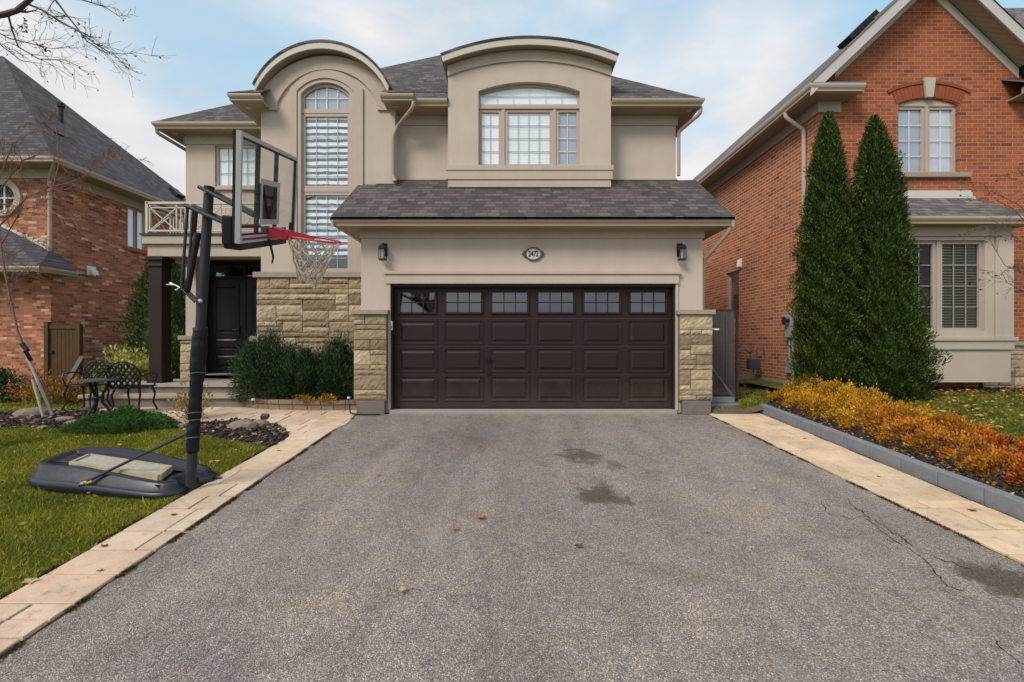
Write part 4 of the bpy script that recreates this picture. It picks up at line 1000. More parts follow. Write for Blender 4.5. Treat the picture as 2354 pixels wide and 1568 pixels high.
m = MB(); a = W(157, 876, 11.6); b = W(190, 820, 11.6); m.obox((a+b)/2, b-a, (0, 1, 0), (b-a).cross(Vector((0, 1, 0))), (b-a).length/2, 0.03, 0.05)
tag(m.build('plank', WOODG), 'weathered plank leaning in front of the brown wooden gate', 'plank')

# ------------------------------------------------------------------ right neighbour
RH = thing('brick_house', 'orange-red brick house right of the driveway with a steep front gable and stucco bay', 'house', (8, 6, 0))
rx, ryf = 6.0, 1.12; gx, gapz = 8.09, 8.19; grx = 10.18
wx0, wx1, wz0, wz1 = PX(2060, 8.95), PX(2197, 8.95), PZ(400, 8.95), PZ(243, 8.95)
def gz_r(x): return gapz - abs(x-gx)*0.99
m = MB()
m.prism([(rx, -0.1), (grx, -0.1), (grx, gz_r(grx)), (gx, gapz), (rx, gz_r(rx))], [arched(wx0, wx1, wz0, wz1, 0.12), rect(6.75, 8.95, 0.6, 3.2)], ryf, ryf+0.2, 'xz')
m.prism(rect(grx, 16, -0.1, 7.0), [], 2.7, 2.9, 'xz')
m.build('brick_wall', BR_R, RH)
m = MB(); m.prism(rect(ryf+0.2, 13, 0.32, 5.92), [rect(4.25, 4.95, 1.7, 3.06)], rx, rx+0.2, 'yz'); m.box(rx+0.0001, rx+0.2, ryf+0.2, 1.4, 0.0, 0.32)
m.prism(rect(ryf+0.2, 2.7, -0.1, 6.0), [], grx-0.2, grx-0.0, 'yz'); m.box(rx, 16, 12.8, 13.0, 0, 6.0)
m.box(rx-0.0003, rx-0.0001, ryf, ryf+0.2, -0.1, 5.92)
m.build('side_brick_wall', BR_RS, RH)
m = MB(); m.box(rx-0.03, rx+0.2, 1.45, 13, -0.1, 0.315); m.build('foundation', CONC, RH)
axis_dir = 1
window(RH, 4.25, 4.95, 1.7, 3.06, rx, cols=1, rows=1, fw=0.06, blind_or_room=None, axis='y', setback=0.05, grille=False)
# upper front window
xm = (wx0+wx1)/2
window(RH, wx0+0.0, xm-0.03, wz0, wz1-0.02, ryf, cols=2, rows=4, fw=0.05, blind_or_room=CURT, setback=0.06, gr_w=0.014)
window(RH, xm+0.03, wx1, wz0, wz1-0.02, ryf, cols=2, rows=4, fw=0.05, blind_or_room=simple('pale_curtain', (0.55, 0.58, 0.62), 0.8, 0.2, 3), setback=0.06, gr_w=0.014)
m = MB(); m.box(xm-0.03, xm+0.03, ryf+0.03, ryf+0.18, wz0, wz1-0.02); m.prism([(wx0, wz1-0.018), (wx1, wz1-0.018)] + arc(wx0, wx1, wz1, 0.12), [], ryf+0.04, ryf+0.18, 'xz'); m.build('window_head', TRIMN, RH)
m = MB(); m.box(wx0-0.06, wx1+0.2, ryf-0.07, ryf+0.05, wz0-0.10, wz0-0.002); m.build('window_sill', CAPST, RH, bevel=0.01)
# brick arch over that window with keystone
m = MB(); n = 19; cxw = xm; ri, ro = 1.55, 1.80
a0 = math.asin((wx1-wx0)/2/1.55*1.06); czw = wz1+0.12-ri+0.015
for k in range(n):
    a = -a0 + 2*a0*(k+0.5)/n; w_ = a0/n*0.90
    q = [(cxw+r_*math.sin(a+s_*w_), czw+r_*math.cos(a+s_*w_)) for r_, s_ in ((ri, -1), (ri, 1), (ro, 1), (ro, -1))]
    m.prism(q, [], ryf-0.012, ryf-0.0005, 'xz')
m.build('soldier_arch', simple('arch_brick', C(140, 76, 52), 0.9, 0.22, 9), RH)
m = MB(); m.prism([(cxw+r_*math.sin(a), czw+r_*math.cos(a)) for r_, a in [(1.81, -a0*1.1+2*a0*1.1*k/20) for k in range(21)]] + [(cxw+r_*math.sin(a), czw+r_*math.cos(a)) for r_, a in [(1.87, a0*1.1-2*a0*1.1*k/20) for k in range(21)]], [], ryf-0.028, ryf-0.0006, 'xz')
m.build('arch_hood', simple('hood_brick', C(134, 74, 52), 0.9, 0.2, 9), RH)
kz = czw+1.55
m = MB(); m.prism([(cxw-0.075, kz-0.02), (cxw+0.055, kz-0.02), (cxw+0.105, kz+0.36), (cxw-0.125, kz+0.36)], [], ryf-0.06, ryf-0.0007, 'xz'); m.build('keystone', simple('pale_keystone', (0.45, 0.42, 0.36), 0.9, 0.25, 25, bump=0.8, bscale=40), RH, bevel=0.01)
# roof
ex, ezr, rp = 5.55, 5.98, 0.955; rz = ezr + rp*(gx-ex); rgx = 2*gx-ex
yf0 = ryf-0.42
m = MB(); th = 0.03
m.add([(ex, yf0, ezr), (gx, yf0, rz), (gx, 13.3, rz), (ex, 13.3, ezr)], [(3, 2, 1, 0)]); m.add([(rgx, yf0, ezr), (rgx, 13.3, ezr), (gx, 13.3, rz), (gx, yf0, rz)], [(3, 2, 1, 0)])
m.build('roof', SHR_Y, RH, recalc=False)
m = MB(); z1_, z2_ = 10.75, 6.6
m.add([(9.5, 1.9, z2_), (20, 1.9, z2_), (17, 5.3, z1_), (12.7, 5.3, z1_)], [(0, 1, 2, 3)]); m.add([(9.5, 9.5, z2_), (9.5, 1.9, z2_), (12.7, 5.3, z1_)], [(0, 1, 2)]); m.add([(20, 9.5, z2_), (9.5, 9.5, z2_), (12.7, 5.3, z1_), (17, 5.3, z1_)], [(0, 1, 2, 3)])
m.build('main_roof', SHR_X, RH, recalc=False)
def rake(m, x0, z0, x1, z1, y0, y1, h):   # board hanging below the roof line
    m.add([(x0, y0, z0), (x1, y0, z1), (x1, y0, z1-h), (x0, y0, z0-h), (x0, y1, z0), (x1, y1, z1), (x1, y1, z1-h), (x0, y1, z0-h)], [(0,1,2,3),(7,6,5,4),(0,4,5,1),(1,5,6,2),(2,6,7,3),(3,7,4,0)])
m = MB(); c0 = 6.30; c9 = 5.59
rake(m, c9, ezr+rp*(c9-ex)-0.01, gx, rz-0.01, yf0+0.02, yf0+0.05, 0.24); rake(m, 2*gx-c9, ezr+rp*(c9-ex)-0.01, gx, rz-0.01, yf0+0.02, yf0+0.05, 0.24)
rake(m, c0, ezr+rp*(c0-ex)-0.20, gx, rz-0.20, ryf-0.03, ryf-0.001, 0.20); rake(m, 2*gx-c0, ezr+rp*(c0-ex)-0.20, gx, rz-0.20, ryf-0.03, ryf-0.001, 0.20)
m.each('rake_board', simple('rake_paint', (0.50, 0.47, 0.46), 0.5, 0.06, 3), RH)
m = MB(); rake(m, c0, ezr+rp*(c0-ex)-0.16, gx, rz-0.16, yf0+0.05, ryf-0.031, 0.02); rake(m, 2*gx-c0, ezr+rp*(c0-ex)-0.16, gx, rz-0.16, yf0+0.05, ryf-0.031, 0.02)
m.box(ex+0.03, rx-0.001, yf0+0.03, 13, ezr-0.13, ezr-0.10); m.box(rx, 6.55, yf0+0.03, ryf-0.001, ezr-0.13, ezr-0.10); m.box(2*gx-6.5, 2*gx-ex-0.03, yf0+0.03, ryf-0.001, ezr-0.13, ezr-0.10); m.box(grx+0.001, rgx-0.03, ryf, 2.69, ezr-0.13, ezr-0.10)
m.each('soffit', SOFFIT, RH)
m = MB(); m.add([(ex, yf0, ezr+0.02), (6.62, yf0, ezr+0.02), (6.62, ryf-0.001, ezr+0.30), (rx, ryf-0.001, ezr+0.30)], [(0, 1, 2, 3)]); m.add([(rgx, yf0, ezr+0.02), (2*gx-6.62, yf0, ezr+0.02), (2*gx-6.62, ryf-0.001, ezr+0.30), (grx, ryf-0.001, ezr+0.30)], [(3, 2, 1, 0)]); m.build('return_roof', SHR_X, RH, recalc=False)
gutter('gutter', [(ex, 13.2), (ex, yf0), (6.6, yf0)], ezr-0.13, TRIMN, RH, side=1, h=0.15)
gutter('gutter', [(2*gx-6.55, yf0), (rgx, yf0), (rgx, 2.7)], ezr-0.13, TRIMN, RH, side=1, h=0.15)
m = MB(); m.box(rx-0.03, rx-0.001, ryf-0.03, 13, ezr-0.34, ezr-0.13); m.box(rx, 6.42, ryf-0.03, ryf-0.001, ezr-0.34, ezr-0.13); m.each('frieze', TRIMN, RH)
spout([(ex+0.06, 1.55, ezr-0.12), (ex+0.06, 1.55, ezr-0.22), (rx-0.05, 1.50, ezr-0.5), (rx-0.05, 1.50, 0.3)], RH, TRIMN, 0.04)
for (vx, vy) in ((6.95, 1.55), (7.35, 1.7)):
    m = MB(); vz = ezr+rp*(vx-ex); m.obox((vx, vy, vz+0.10), (1, 0, rp), (0, 1, 0), (-rp, 0, 1), 0.19, 0.17, 0.05); m.obox((vx, vy, vz+0.02), (1, 0, rp), (0, 1, 0), (-rp, 0, 1), 0.14, 0.12, 0.06); m.build('roof_vent', BLACKM, RH)
# ground-floor stucco bay
b0, b1, byy = 6.55, 9.13, 0.55
m = MB()
m.prism(rect(b0, b1, 0.42, 3.30), [rect(PX(2078, 8.38), PX(2258, 8.38), 1.36, 3.02)], byy, byy+0.18, 'xz')
m.box(b0, b0+0.15, byy+0.18, ryf, 0.42, 3.30); m.box(b1-0.15, b1, byy+0.18, ryf, 0.42, 3.30); m.box(b0+0.15, b1-0.15, byy+0.18, ryf, 0.42, 0.47)
bay = m.build('bay_wall', STUC_N, RH)
m = MB(); m.box(b0-0.07, b1+0.07, byy-0.07, byy-0.001, 1.18, 1.25); m.box(b0-0.03, b1+0.03, byy-0.04, byy-0.0012, 1.02, 1.178); m.box(b1-0.30, b1+0.03, byy-0.03, byy-0.0014, 1.252, 3.10); m.box(b0-0.03, b0+0.12, byy-0.03, byy-0.0014, 1.252, 3.10); m.box(b0, b1, byy-0.035, byy-0.0013, 3.09, 3.26)
m.each('bay_trim', STUC_N, bay, bevel=0.006)
w0, w1 = PX(2078, 8.38), PX(2258, 8.38); wm = PX(2155, 8.38)
window(RH, w0, wm-0.03, 1.36, 3.02, byy, cols=2, rows=4, fw=0.06, blind_or_room=simple('dim_room', (0.022, 0.015, 0.013), 0.8, 0.7, 2.5), setback=0.05, gr_w=0.013, glass=GLASS_LOW, gmat=simple('tan_muntin', (0.36, 0.33, 0.30), 0.5, 0.03))  # dark sheet behind this sash stands for the unlit room, no blind
window(RH, wm+0.03, w1, 1.36, 3.02, byy, cols=3, rows=4, fw=0.06, blind_or_room=BLIND_S, setback=0.05, gr_w=0.013, glass=GLASS_LOW, gmat=simple('tan_muntin', (0.36, 0.33, 0.30), 0.5, 0.03))
m = MB(); m.box(wm-0.03, wm+0.03, byy+0.03, byy+0.17, 1.36, 3.02); m.build('window_mullion', TRIMN, RH)
m = MB(); r0, r1 = b0-0.22, b1+0.22; zt, ze, ye = 3.98, 3.40, byy-0.28
m.add([(r0, ye, ze), (r1, ye, ze), (r1-0.42, ryf-0.001, zt), (r0+0.42, ryf-0.001, zt)], [(0, 1, 2, 3)])
m.add([(r1, ye, ze), (r1, ryf-0.001, ze), (r1-0.42, ryf-0.001, zt)], [(0, 1, 2)]); m.add([(r0, ryf-0.001, ze), (r0, ye, ze), (r0+0.42, ryf-0.001, zt)], [(0, 1, 2)])
m.build('bay_roof', SHR_X, RH, recalc=False)
m = MB(); m.box(r0+0.35, r1-0.40, ryf-0.03, ryf-0.0015, zt-0.02, zt+0.13)
for k in range(7): m.box(r1-0.42+k*0.06, r1-0.36+k*0.06, ryf-0.02, ryf-0.0014, zt-0.08-k*0.085, zt+0.10-k*0.085)
m.build('bay_flashing', simple('pale_flashing', (0.55, 0.53, 0.52), 0.5, 0.08), RH)
gutter('gutter', [(r0, ryf-0.002), (r0, ye), (r1, ye), (r1, ryf-0.002)], ze-0.13, TRIMN, RH, side=1, h=0.13)
m = MB(); m.box(r0+0.03, r1-0.03, ye+0.03, ryf-0.002, ze-0.14, ze-0.12); m.build('bay_soffit', SOFFIT, RH)
m = MB(); m.prism(rect(9.14, 9.9, 0.0, 1.08), [], ryf-0.06, ryf-0.001, 'xz'); sbo = m.build('stone_base', MORTAR, RH); stones('stone_facing', 9.14, 9.95, 0.05, 1.08, ryf-0.062, sbo, 51); m = MB(); m.box(9.14, 10.2, ryf-0.12, ryf-0.0015, 1.085, 1.16); m.build('stone_cap', CAPST, sbo, bevel=0.01)
# things on and beside the right side wall
t_ = thing('wall_light', 'small white light fixture high on the orange brick side wall', 'light', (rx, 4.15, 3.2))
m = MB(); m.box(rx-0.02, rx-0.001, 4.10, 4.20, 3.10, 3.34); m.build('plate', WHITE, t_); m = MB(); m.tube([(rx-0.06, 4.15, 3.12), (rx-0.06, 4.15, 3.30)], [0.05, 0.03], 10); m.build('shade', WHITE, t_)
GREYM = simple('grey_meter_box', (0.30, 0.32, 0.34), 0.5, 0.08, 5)
t_ = thing('electricity_meter', 'grey electricity meter with conduits on the brick wall beside the arborvitae', 'meter', (rx, 1.9, 0.4))
m = MB(); m.box(rx-0.13, rx-0.001, 1.78, 2.02, 1.25, 1.78); m.build('box', GREYM, t_, bevel=0.01)
m = MB(); m.tube([(rx-0.13, 1.90, 1.60), (rx-0.22, 1.90, 1.60)], 0.085, 16); m.build('meter_dial', glassmat('meter_glass', 0.3, (0.4, 0.42, 0.45)), t_)
m = MB(); m.tube([(rx-0.06, 1.84, 1.25), (rx-0.06, 1.84, 0.25)], 0.028, 8); m.tube([(rx-0.06, 1.96, 1.25), (rx-0.06, 1.96, 0.8)], 0.02, 8); m.build('conduit', GREYM, t_)
m = MB(); m.box(rx-0.11, rx-0.001, 1.88, 2.04, 0.50, 0.80); m.build('junction_box', GREYM, t_)
t_ = thing('gas_meter', 'dark grey gas meter with bent pipes standing against the brick foundation', 'meter', (5.8, 2.9, 0.1))
m = MB(); gxx, gyy = 5.72, 3.0; m.box(gxx-0.13, gxx+0.13, gyy-0.09, gyy+0.09, 0.50, 0.76); m.build('meter_body', simple('meter_grey', (0.07, 0.08, 0.095), 0.5), t_, bevel=0.03)
m = MB(); m.tube([(gxx-0.08, gyy, 0.76), (gxx-0.08, gyy, 1.02), (gxx+0.02, gyy, 1.06)], 0.018, 8); m.tube([(gxx+0.08, gyy, 0.76), (gxx+0.08, gyy, 0.98), (gxx+0.22, gyy, 1.0), (gxx+0.27, gyy, 0.85)], 0.018, 8)
m.tube([(gxx-0.0, gyy, 0.05), (gxx-0.0, gyy, 0.52)], 0.02, 8); m.tube([(gxx-0.16, gyy, 0.93), (gxx+0.02, gyy, 0.93)], 0.015, 8); m.sphere((gxx-0.09, gyy, 0.93), 0.06, 0.05, 0.05, 10, 6); m.build('pipes', simple('pipe_grey', (0.13, 0.12, 0.12), 0.6), t_)
t_ = thing('wood_fence', 'weathered grey board fence closing the gap beside the orange brick house', 'fence', (5.2, 3.8, 0))
m = MB(); x_ = 4.45
while x_ < 5.5: m.box(x_, x_+0.125, 3.785+random.uniform(-0.012, 0.004), 3.81, 0.0, 1.9+random.uniform(-0.02, 0.02)); x_ += 0.14
x_ = 3.4
while x_ < 4.4: m.box(x_, x_+0.125, 3.785+random.uniform(-0.012, 0.004), 3.81, 0.0, 1.9+random.uniform(-0.02, 0.02)); x_ += 0.14
m.build('boards', WOODG, t_)
m = MB(); m.box(5.5, 5.62, 3.74, 3.86, 0.0, 1.98); m.box(4.38, 4.44, 3.74, 3.86, 0, 1.98); m.each('post', WOODG, t_); m = MB(); m.box(3.3, 5.62, 3.815, 3.86, 1.55, 1.65); m.box(3.3, 5.62, 3.815, 3.86, 0.35, 0.45); m.each('rail', WOODG, t_)
t_ = thing('mesh_gate', 'thin dark red post and wire mesh panel between the stone pier and the fence', 'gate', (3.9, 0.45, 0))
RP = simple('dark_red_steel', (0.05, 0.015, 0.018), 0.5); gy_ = 0.55
m = MB(); m.box(4.10, 4.135, gy_-0.018, gy_+0.018, -0.05, 1.76); m.box(3.44, 4.10, gy_-0.012, gy_+0.012, 1.72, 1.75); m.box(3.44, 4.10, gy_-0.012, gy_+0.012, 0.16, 0.19); m.build('post', RP, t_)
m = MB()
for k in range(23): m.box(3.45+k*0.028, 3.453+k*0.028, gy_-0.0015, gy_+0.0015, 0.19, 1.72)
for k in range(46): m.box(3.44, 4.10, gy_+0.0016, gy_+0.0042, 0.2+k*0.033, 0.203+k*0.033)
m.tube([(3.44, gy_-0.02, 0.95), (4.08, gy_-0.02, 0.12)], 0.012, 6); m.tube([(3.5, gy_-0.02, 0.95), (4.02, gy_-0.02, 0.14)], 0.008, 6)
m.build('wire_mesh', simple('galvanised_wire', (0.16, 0.16, 0.165), 0.45), t_)
m = MB(); m.box(3.42, 4.05, 0.25, 0.72, -0.07, 0.06); tag(m.build('stone_step', KERB, bevel=0.01), 'low grey concrete block laid at the foot of the right stone pier', 'block')
m = MB(); m.box(3.5, 4.0, 0.40, 0.70, 0.062, 0.16); tag(m.build('stone_step', KERB, bevel=0.01), 'pale grey slab lying on the block under the wire mesh gate', 'slab')

# ------------------------------------------------------------------ vegetation
def leaf_mesh(name, P, D, L, Wd, mat, parent=None, core=None, fold=0.25, label=None):
    """P centres (n,3), D axis directions (n,3), L lengths, Wd widths: one folded diamond leaf each"""
    P = np.asarray(P, float); D = np.asarray(D, float); n = len(P)
    D /= np.linalg.norm(D, axis=1, keepdims=True) + 1e-9
    Rv = RNG.normal(size=(n, 3)); S = np.cross(D, Rv); S /= np.linalg.norm(S, axis=1, keepdims=True) + 1e-9
    N = np.cross(S, D); L = np.asarray(L).reshape(-1, 1)*np.ones((n, 1)); Wd = np.asarray(Wd).reshape(-1, 1)*np.ones((n, 1))
    a = P; b = P + D*L*0.45 + S*Wd*0.5 + N*Wd*fold; c = P + D*L; d = P + D*L*0.45 - S*Wd*0.5 + N*Wd*fold
    V = np.stack([a, b, c, d], 1).reshape(-1, 3); org = V.mean(0); org[2] = V[:, 2].min()
    if parent is None: off = org
    else:
        off = np.zeros(3); p = parent
        while p is not None: off = off + np.array(p.location); p = p.parent
    V = V - off
    me = bpy.data.meshes.new(name); me.vertices.add(4*n); me.vertices.foreach_set('co', V.ravel())
    me.loops.add(4*n); me.loops.foreach_set('vertex_index', np.arange(4*n, dtype=np.int32))
    me.polygons.add(n); me.polygons.foreach_set('loop_start', np.arange(0, 4*n, 4, dtype=np.int32)); me.polygons.foreach_set('loop_total', np.full(n, 4, dtype=np.int32))
    me.update(calc_edges=True); me.materials.append(mat)
    o = bpy.data.objects.new(name, me); link(o, parent)
    if parent is None: o.location = off
    return o
def rdir(n): 
    v = RNG.normal(size=(n, 3)); return v/np.linalg.norm(v, axis=1, keepdims=True)
TWIG_P = simple('pinkish_twig', (0.22, 0.13, 0.10), 0.85, 0.3, 14)
BARK = simple('bark', (0.10, 0.08, 0.065), 0.9, 0.35, 14, bump=0.6, bscale=60)
TWIG = simple('reddish_twig', (0.16, 0.10, 0.075), 0.85, 0.3, 14)
TWIG_D = simple('grey_twig', (0.085, 0.07, 0.06), 0.85, 0.3, 14)
CEDAR = leafmat('cedar_foliage', [(0.008, 0.022, 0.005), (0.022, 0.052, 0.007), (0.052, 0.10, 0.010), (0.13, 0.18, 0.02)], 0.15)
CEDAR_B = leafmat('back_cedar_foliage', [(0.012, 0.035, 0.012), (0.03, 0.07, 0.015), (0.055, 0.11, 0.02)], 0.15)
YEW = leafmat('yew_foliage', [(0.008, 0.020, 0.010), (0.020, 0.048, 0.018), (0.045, 0.095, 0.028), (0.08, 0.14, 0.04)], 0.15)
def arborvitae(base, prof, n, label, mat=CEDAR, size=1.0, seed=1, name='arborvitae', group=None):
    """prof: (height, radius, x shift) rows"""
    t = thing(name, label, 'tree', base, group)
    hs = np.array([p[0] for p in prof]); rr_ = np.array([p[1] for p in prof]); xs_ = np.array([p[2] for p in prof])
    Hh = hs[-1]
    g = np.linspace(0, Hh, 300); w = np.interp(g, hs, rr_)+0.05; cdf = np.cumsum(w); cdf /= cdf[-1]
    z = np.interp(RNG.random(n), cdf, g); th = RNG.random(n)*2*np.pi
    r0 = np.interp(z, hs, rr_); sh = np.interp(z, hs, xs_)
    kk = RNG.uniform(2, 26, (16, 2)); ph_ = RNG.uniform(0, 6.28, 16); lump = 1 + sum(0.058*np.sin(np.round(kk[q, 0])*th + kk[q, 1]*z + ph_[q]) for q in range(16))
    u = RNG.random(n); rad = r0*lump*(1-0.32*u**1.6) + RNG.normal(size=n)*0.016
    P = np.stack([base[0]+sh+rad*np.cos(th), base[1]+rad*np.sin(th), base[2]+z], 1)
    out = np.stack([np.cos(th), np.sin(th), np.zeros(n)], 1)
    D = out*0.55 + np.array([0, 0, 1.0])*(0.55+0.5*RNG.random((n, 1))) + rdir(n)*0.55
    L = (0.032+0.036*RNG.random(n))*size; leaf_mesh('crown', P, D, L, L*0.30, mat, t, fold=0.3)
    m = MB(); m.tube([(base[0]+sh_, base[1], base[2]+h_) for h_, sh_ in ((0, xs_[0]), (Hh*0.5, float(np.interp(Hh*0.5, hs, xs_))), (Hh*0.93, float(xs_[-1])))], [0.07, 0.04, 0.01], 8)
    m.build('trunk', BARK, t)
    m = MB(); pts = []; rads = []
    for k in range(12):
        h_ = Hh*(0.03+0.90*k/11); pts.append((base[0]+float(np.interp(h_, hs, xs_)), base[1], base[2]+h_)); rads.append(max(0.01, float(np.interp(h_, hs, rr_))*0.62))
    m.tube(pts, rads, 14); m.build('inner_foliage', mat, t)
    return t
arborvitae((5.58, 0.30, 0.14), [(0, 0.40, -0.0), (0.5, 0.455, -0.0), (1.5, 0.455, -0.0), (2.1, 0.42, 0.0), (2.8, 0.385, 0.0), (3.6, 0.29, 0.01), (4.4, 0.19, 0.02), (4.85, 0.10, 0.03), (5.08, 0.02, 0.04)], 80000, 'tall narrow dark green arborvitae, the left one of the pair beside the orange brick wall', seed=1, group='arborvitae pair by the brick house')
arborvitae((6.46, 0.18, 0.14), [(0, 0.46, 0.02), (0.4, 0.60, 0.05), (0.9, 0.58, 0.04), (1.3, 0.51, 0.02), (1.7, 0.45, -0.02), (2.7, 0.38, -0.04), (3.6, 0.32, -0.06), (4.3, 0.22, -0.10), (4.75, 0.10, -0.12), (4.95, 0.02, -0.13)], 88000, 'tall dark green arborvitae with a wide base in front of the bay window', seed=4, group='arborvitae pair by the brick house')
arborvitae((-9.35, 4.6, -0.06), [(0, 0.85, 0), (0.8, 0.95, 0), (1.8, 0.85, 0), (2.8, 0.62, 0), (3.5, 0.3, 0), (4.1, 0.0, 0)], 14000, 'dark green cone-shaped evergreen between the two houses behind the porch column', mat=CEDAR_B, size=1.7, seed=7)
arborvitae((-8.3, 5.8, -0.06), [(0, 0.8, 0), (1.2, 0.85, 0), (2.4, 0.7, 0), (3.4, 0.4, 0), (4.3, 0.0, 0)], 9000, 'dark evergreen just right of the brown porch column, further back', mat=CEDAR_B, size=1.8, seed=9)

def shrub(name, label, c, rx, ry, h, n, mat, leaf=0.04, aspect=0.5, group=None, stems=14, spiky=0.0, up=0.5, stem_mat=TWIG, cat='shrub', bottom=0.12, droop=0.0, ncl=26, spread=0.16):
    t = thing(name, label, cat, c, group)
    k = ncl; cl = []
    for _ in range(k):                                   # leaf clumps on the ends of branches
        a = random.uniform(0, 2*math.pi); e = random.uniform(0.05, 1.0)**0.6; zz = random.uniform(bottom, 1.0)
        rr = math.sqrt(max(0.0, 1-((zz-0.45)/0.58)**2))*e
        cl.append((c[0]+rx*rr*math.cos(a), c[1]+ry*rr*math.sin(a), c[2]+h*zz*random.uniform(0.86, 1.08)))
    cl = np.array(cl); idx = RNG.integers(0, k, n)
    off = RNG.normal(size=(n, 3))*np.array([rx, ry, h])*spread
    P = cl[idx]+off; P[:, 2] = np.maximum(P[:, 2], c[2]+0.02)
    ctr = np.array([c[0], c[1], c[2]+h*0.15]); out = P-ctr; out /= np.linalg.norm(out, axis=1, keepdims=True)+1e-9
    D = out*(0.6+spiky) + np.array([0, 0, up-droop]) + rdir(n)*0.7
    L = leaf*(0.7+0.6*RNG.random(n)); leaf_mesh('foliage', P, D, L, L*aspect, mat, t)
    m = MB()
    for i in range(stems):
        q = Vector(cl[i % k]); b = Vector((c[0]+random.uniform(-.15, .15)*rx, c[1]+random.uniform(-.15, .15)*ry, c[2])); mid = b.lerp(q, 0.5)+Vector((0, 0, h*0.12))
        m.tube([b, mid, q], [0.008, 0.005, 0.003], 5)
    m.build('stems', stem_mat, t)
    return t
# yew hedge in front of the stone wall
for i, (x, d, rx_, h_) in enumerate(((612, 8.38, 0.62, 1.05), (700, 8.36, 0.52, 0.82), (772, 8.32, 0.48, 0.95))):
    shrub('yew_shrub', ['dark green yew with long arching sprays, nearest to the porch steps', 'dark green yew in the middle of the three against the stone wall', 'dark green yew against the left stone pier of the garage'][i],
          (PX(x, d), CY+d, 0.08), rx_, 0.30, h_, 17000, YEW, leaf=0.058, aspect=0.22, group='yews in front of the stone wall', spiky=0.7, up=0.25, ncl=80, spread=0.12, bottom=0.05)
shrub('variegated_shrub', 'yellow-green variegated shrub left of the porch column', (PX(304, 9.6), CY+9.6, -0.06), 0.52, 0.45, 0.98, 4200, leafmat('variegated_leaves', [(0.12, 0.18, 0.02), (0.34, 0.36, 0.06), (0.58, 0.52, 0.15), (0.7, 0.62, 0.25)], 0.25), leaf=0.085, aspect=0.5, ncl=40)
shrub('clipped_shrub', 'dark green shrub behind the foot of the porch column', (PX(405, 10.2), CY+10.2, -0.06), 0.5, 0.4, 1.15, 4000, CEDAR_B, leaf=0.06, ncl=40)
shrub('boxwood', 'small dark green shrub at the left edge in front of the brown brick wall', (PX(15, 9.2), CY+9.2, -0.06), 0.33, 0.3, 0.58, 2600, YEW, leaf=0.05)
shrub('russet_shrub', 'low russet and yellow shrub in front of the wooden gate', (PX(118, 8.9), CY+8.9, -0.06), 0.62, 0.35, 0.52, 2600, leafmat('russet_leaves', [(0.20, 0.07, 0.02), (0.32, 0.15, 0.03), (0.40, 0.27, 0.06)], 0.25), leaf=0.05)
shrub('dry_perennial', 'small half-bare yellowing shrub behind the basketball pole', (PX(440, 7.25), CY+7.25, -0.09), 0.34, 0.26, 0.46, 420, leafmat('pale_autumn_leaves', [(0.30, 0.16, 0.05), (0.42, 0.30, 0.08), (0.5, 0.4, 0.2)], 0.3), leaf=0.055, stems=30, ncl=30)
for x, lb in ((660, 'small orange chrysanthemum at the left of the planter under the yews'), (712, 'small yellow-orange chrysanthemum at the right of the planter under the yews')):
    shrub('chrysanthemum', lb, (PX(x+40, 7.98), CY+7.98, 0.09), 0.17, 0.08, 0.12, 420, leafmat('mum', [(0.35, 0.14, 0.01), (0.5, 0.28, 0.02), (0.10, 0.12, 0.03)], 0.2), leaf=0.03, cat='flowers', stems=5)
# low green mound
def mound():
    t = thing('heather', 'low spreading bright green evergreen mound at the front of the mulch bed', 'plant', (PX(282, 6.75), CY+6.75, -0.13))
    n = 15000; a = RNG.random(n)*2*np.pi; e = np.sqrt(RNG.random(n)); rx_, ry_ = 0.82, 0.42
    x = e*np.cos(a); y = e*np.sin(a); hh = 0.30*np.clip(1-e**2.2, 0, 1)*(0.75+0.25*np.sin(x*7+1)*np.cos(y*5)) * np.where(x < -0.3, 0.55+0.45*(x+1)/0.7, 1)
    P = np.stack([t.location[0]+rx_*x, t.location[1]+ry_*y, t.location[2]+0.02+hh*(0.6+0.5*RNG.random(n))], 1)
    D = np.stack([x*0.7, y*0.7-0.2, 0.6+0*x], 1)+rdir(n)*0.6
    leaf_mesh('foliage', P, D, 0.035+0.03*RNG.random(n), 0.012, leafmat('mound_foliage', [(0.03, 0.075, 0.018), (0.08, 0.16, 0.035), (0.14, 0.24, 0.06)], 0.15), t)
    m = MB()
    for k in range(20):
        q = P[RNG.integers(n)]; m.tube([(t.location[0], t.location[1], t.location[2]), q], [0.006, 0.003], 5)
    m.build('stems', TWIG, t)
mound()
# orange barberry / spirea row behind the grey kerb
LY = leafmat('yellow_orange_leaves', [(0.26, 0.15, 0.012), (0.58, 0.28, 0.012), (0.72, 0.38, 0.02), (0.70, 0.52, 0.06)], 0.35)
LO = leafmat('orange_leaves', [(0.24, 0.07, 0.012), (0.58, 0.19, 0.015), (0.68, 0.29, 0.025), (0.62, 0.40, 0.06)], 0.35)
LR = leafmat('red_orange_leaves', [(0.22, 0.03, 0.01), (0.62, 0.10, 0.02), (0.68, 0.19, 0.03), (0.55, 0.30, 0.05)], 0.35)
row = []
for k in range(17):
    d = 8.0 - k*0.36; row.append((XK(d)+0.60+random.uniform(-0.07, 0.07), d, 'front', k))
for k in range(15):
    d = 8.1 - k*0.36; row.append((XK(d)+1.0+random.uniform(-0.08, 0.08), d, 'back', k))
ORD = ['first', 'second', 'third', 'fourth', 'fifth', 'sixth', 'seventh', 'eighth', 'ninth', 'tenth', 'eleventh', 'twelfth', 'thirteenth', 'fourteenth', 'fifteenth', 'sixteenth', 'seventeenth']
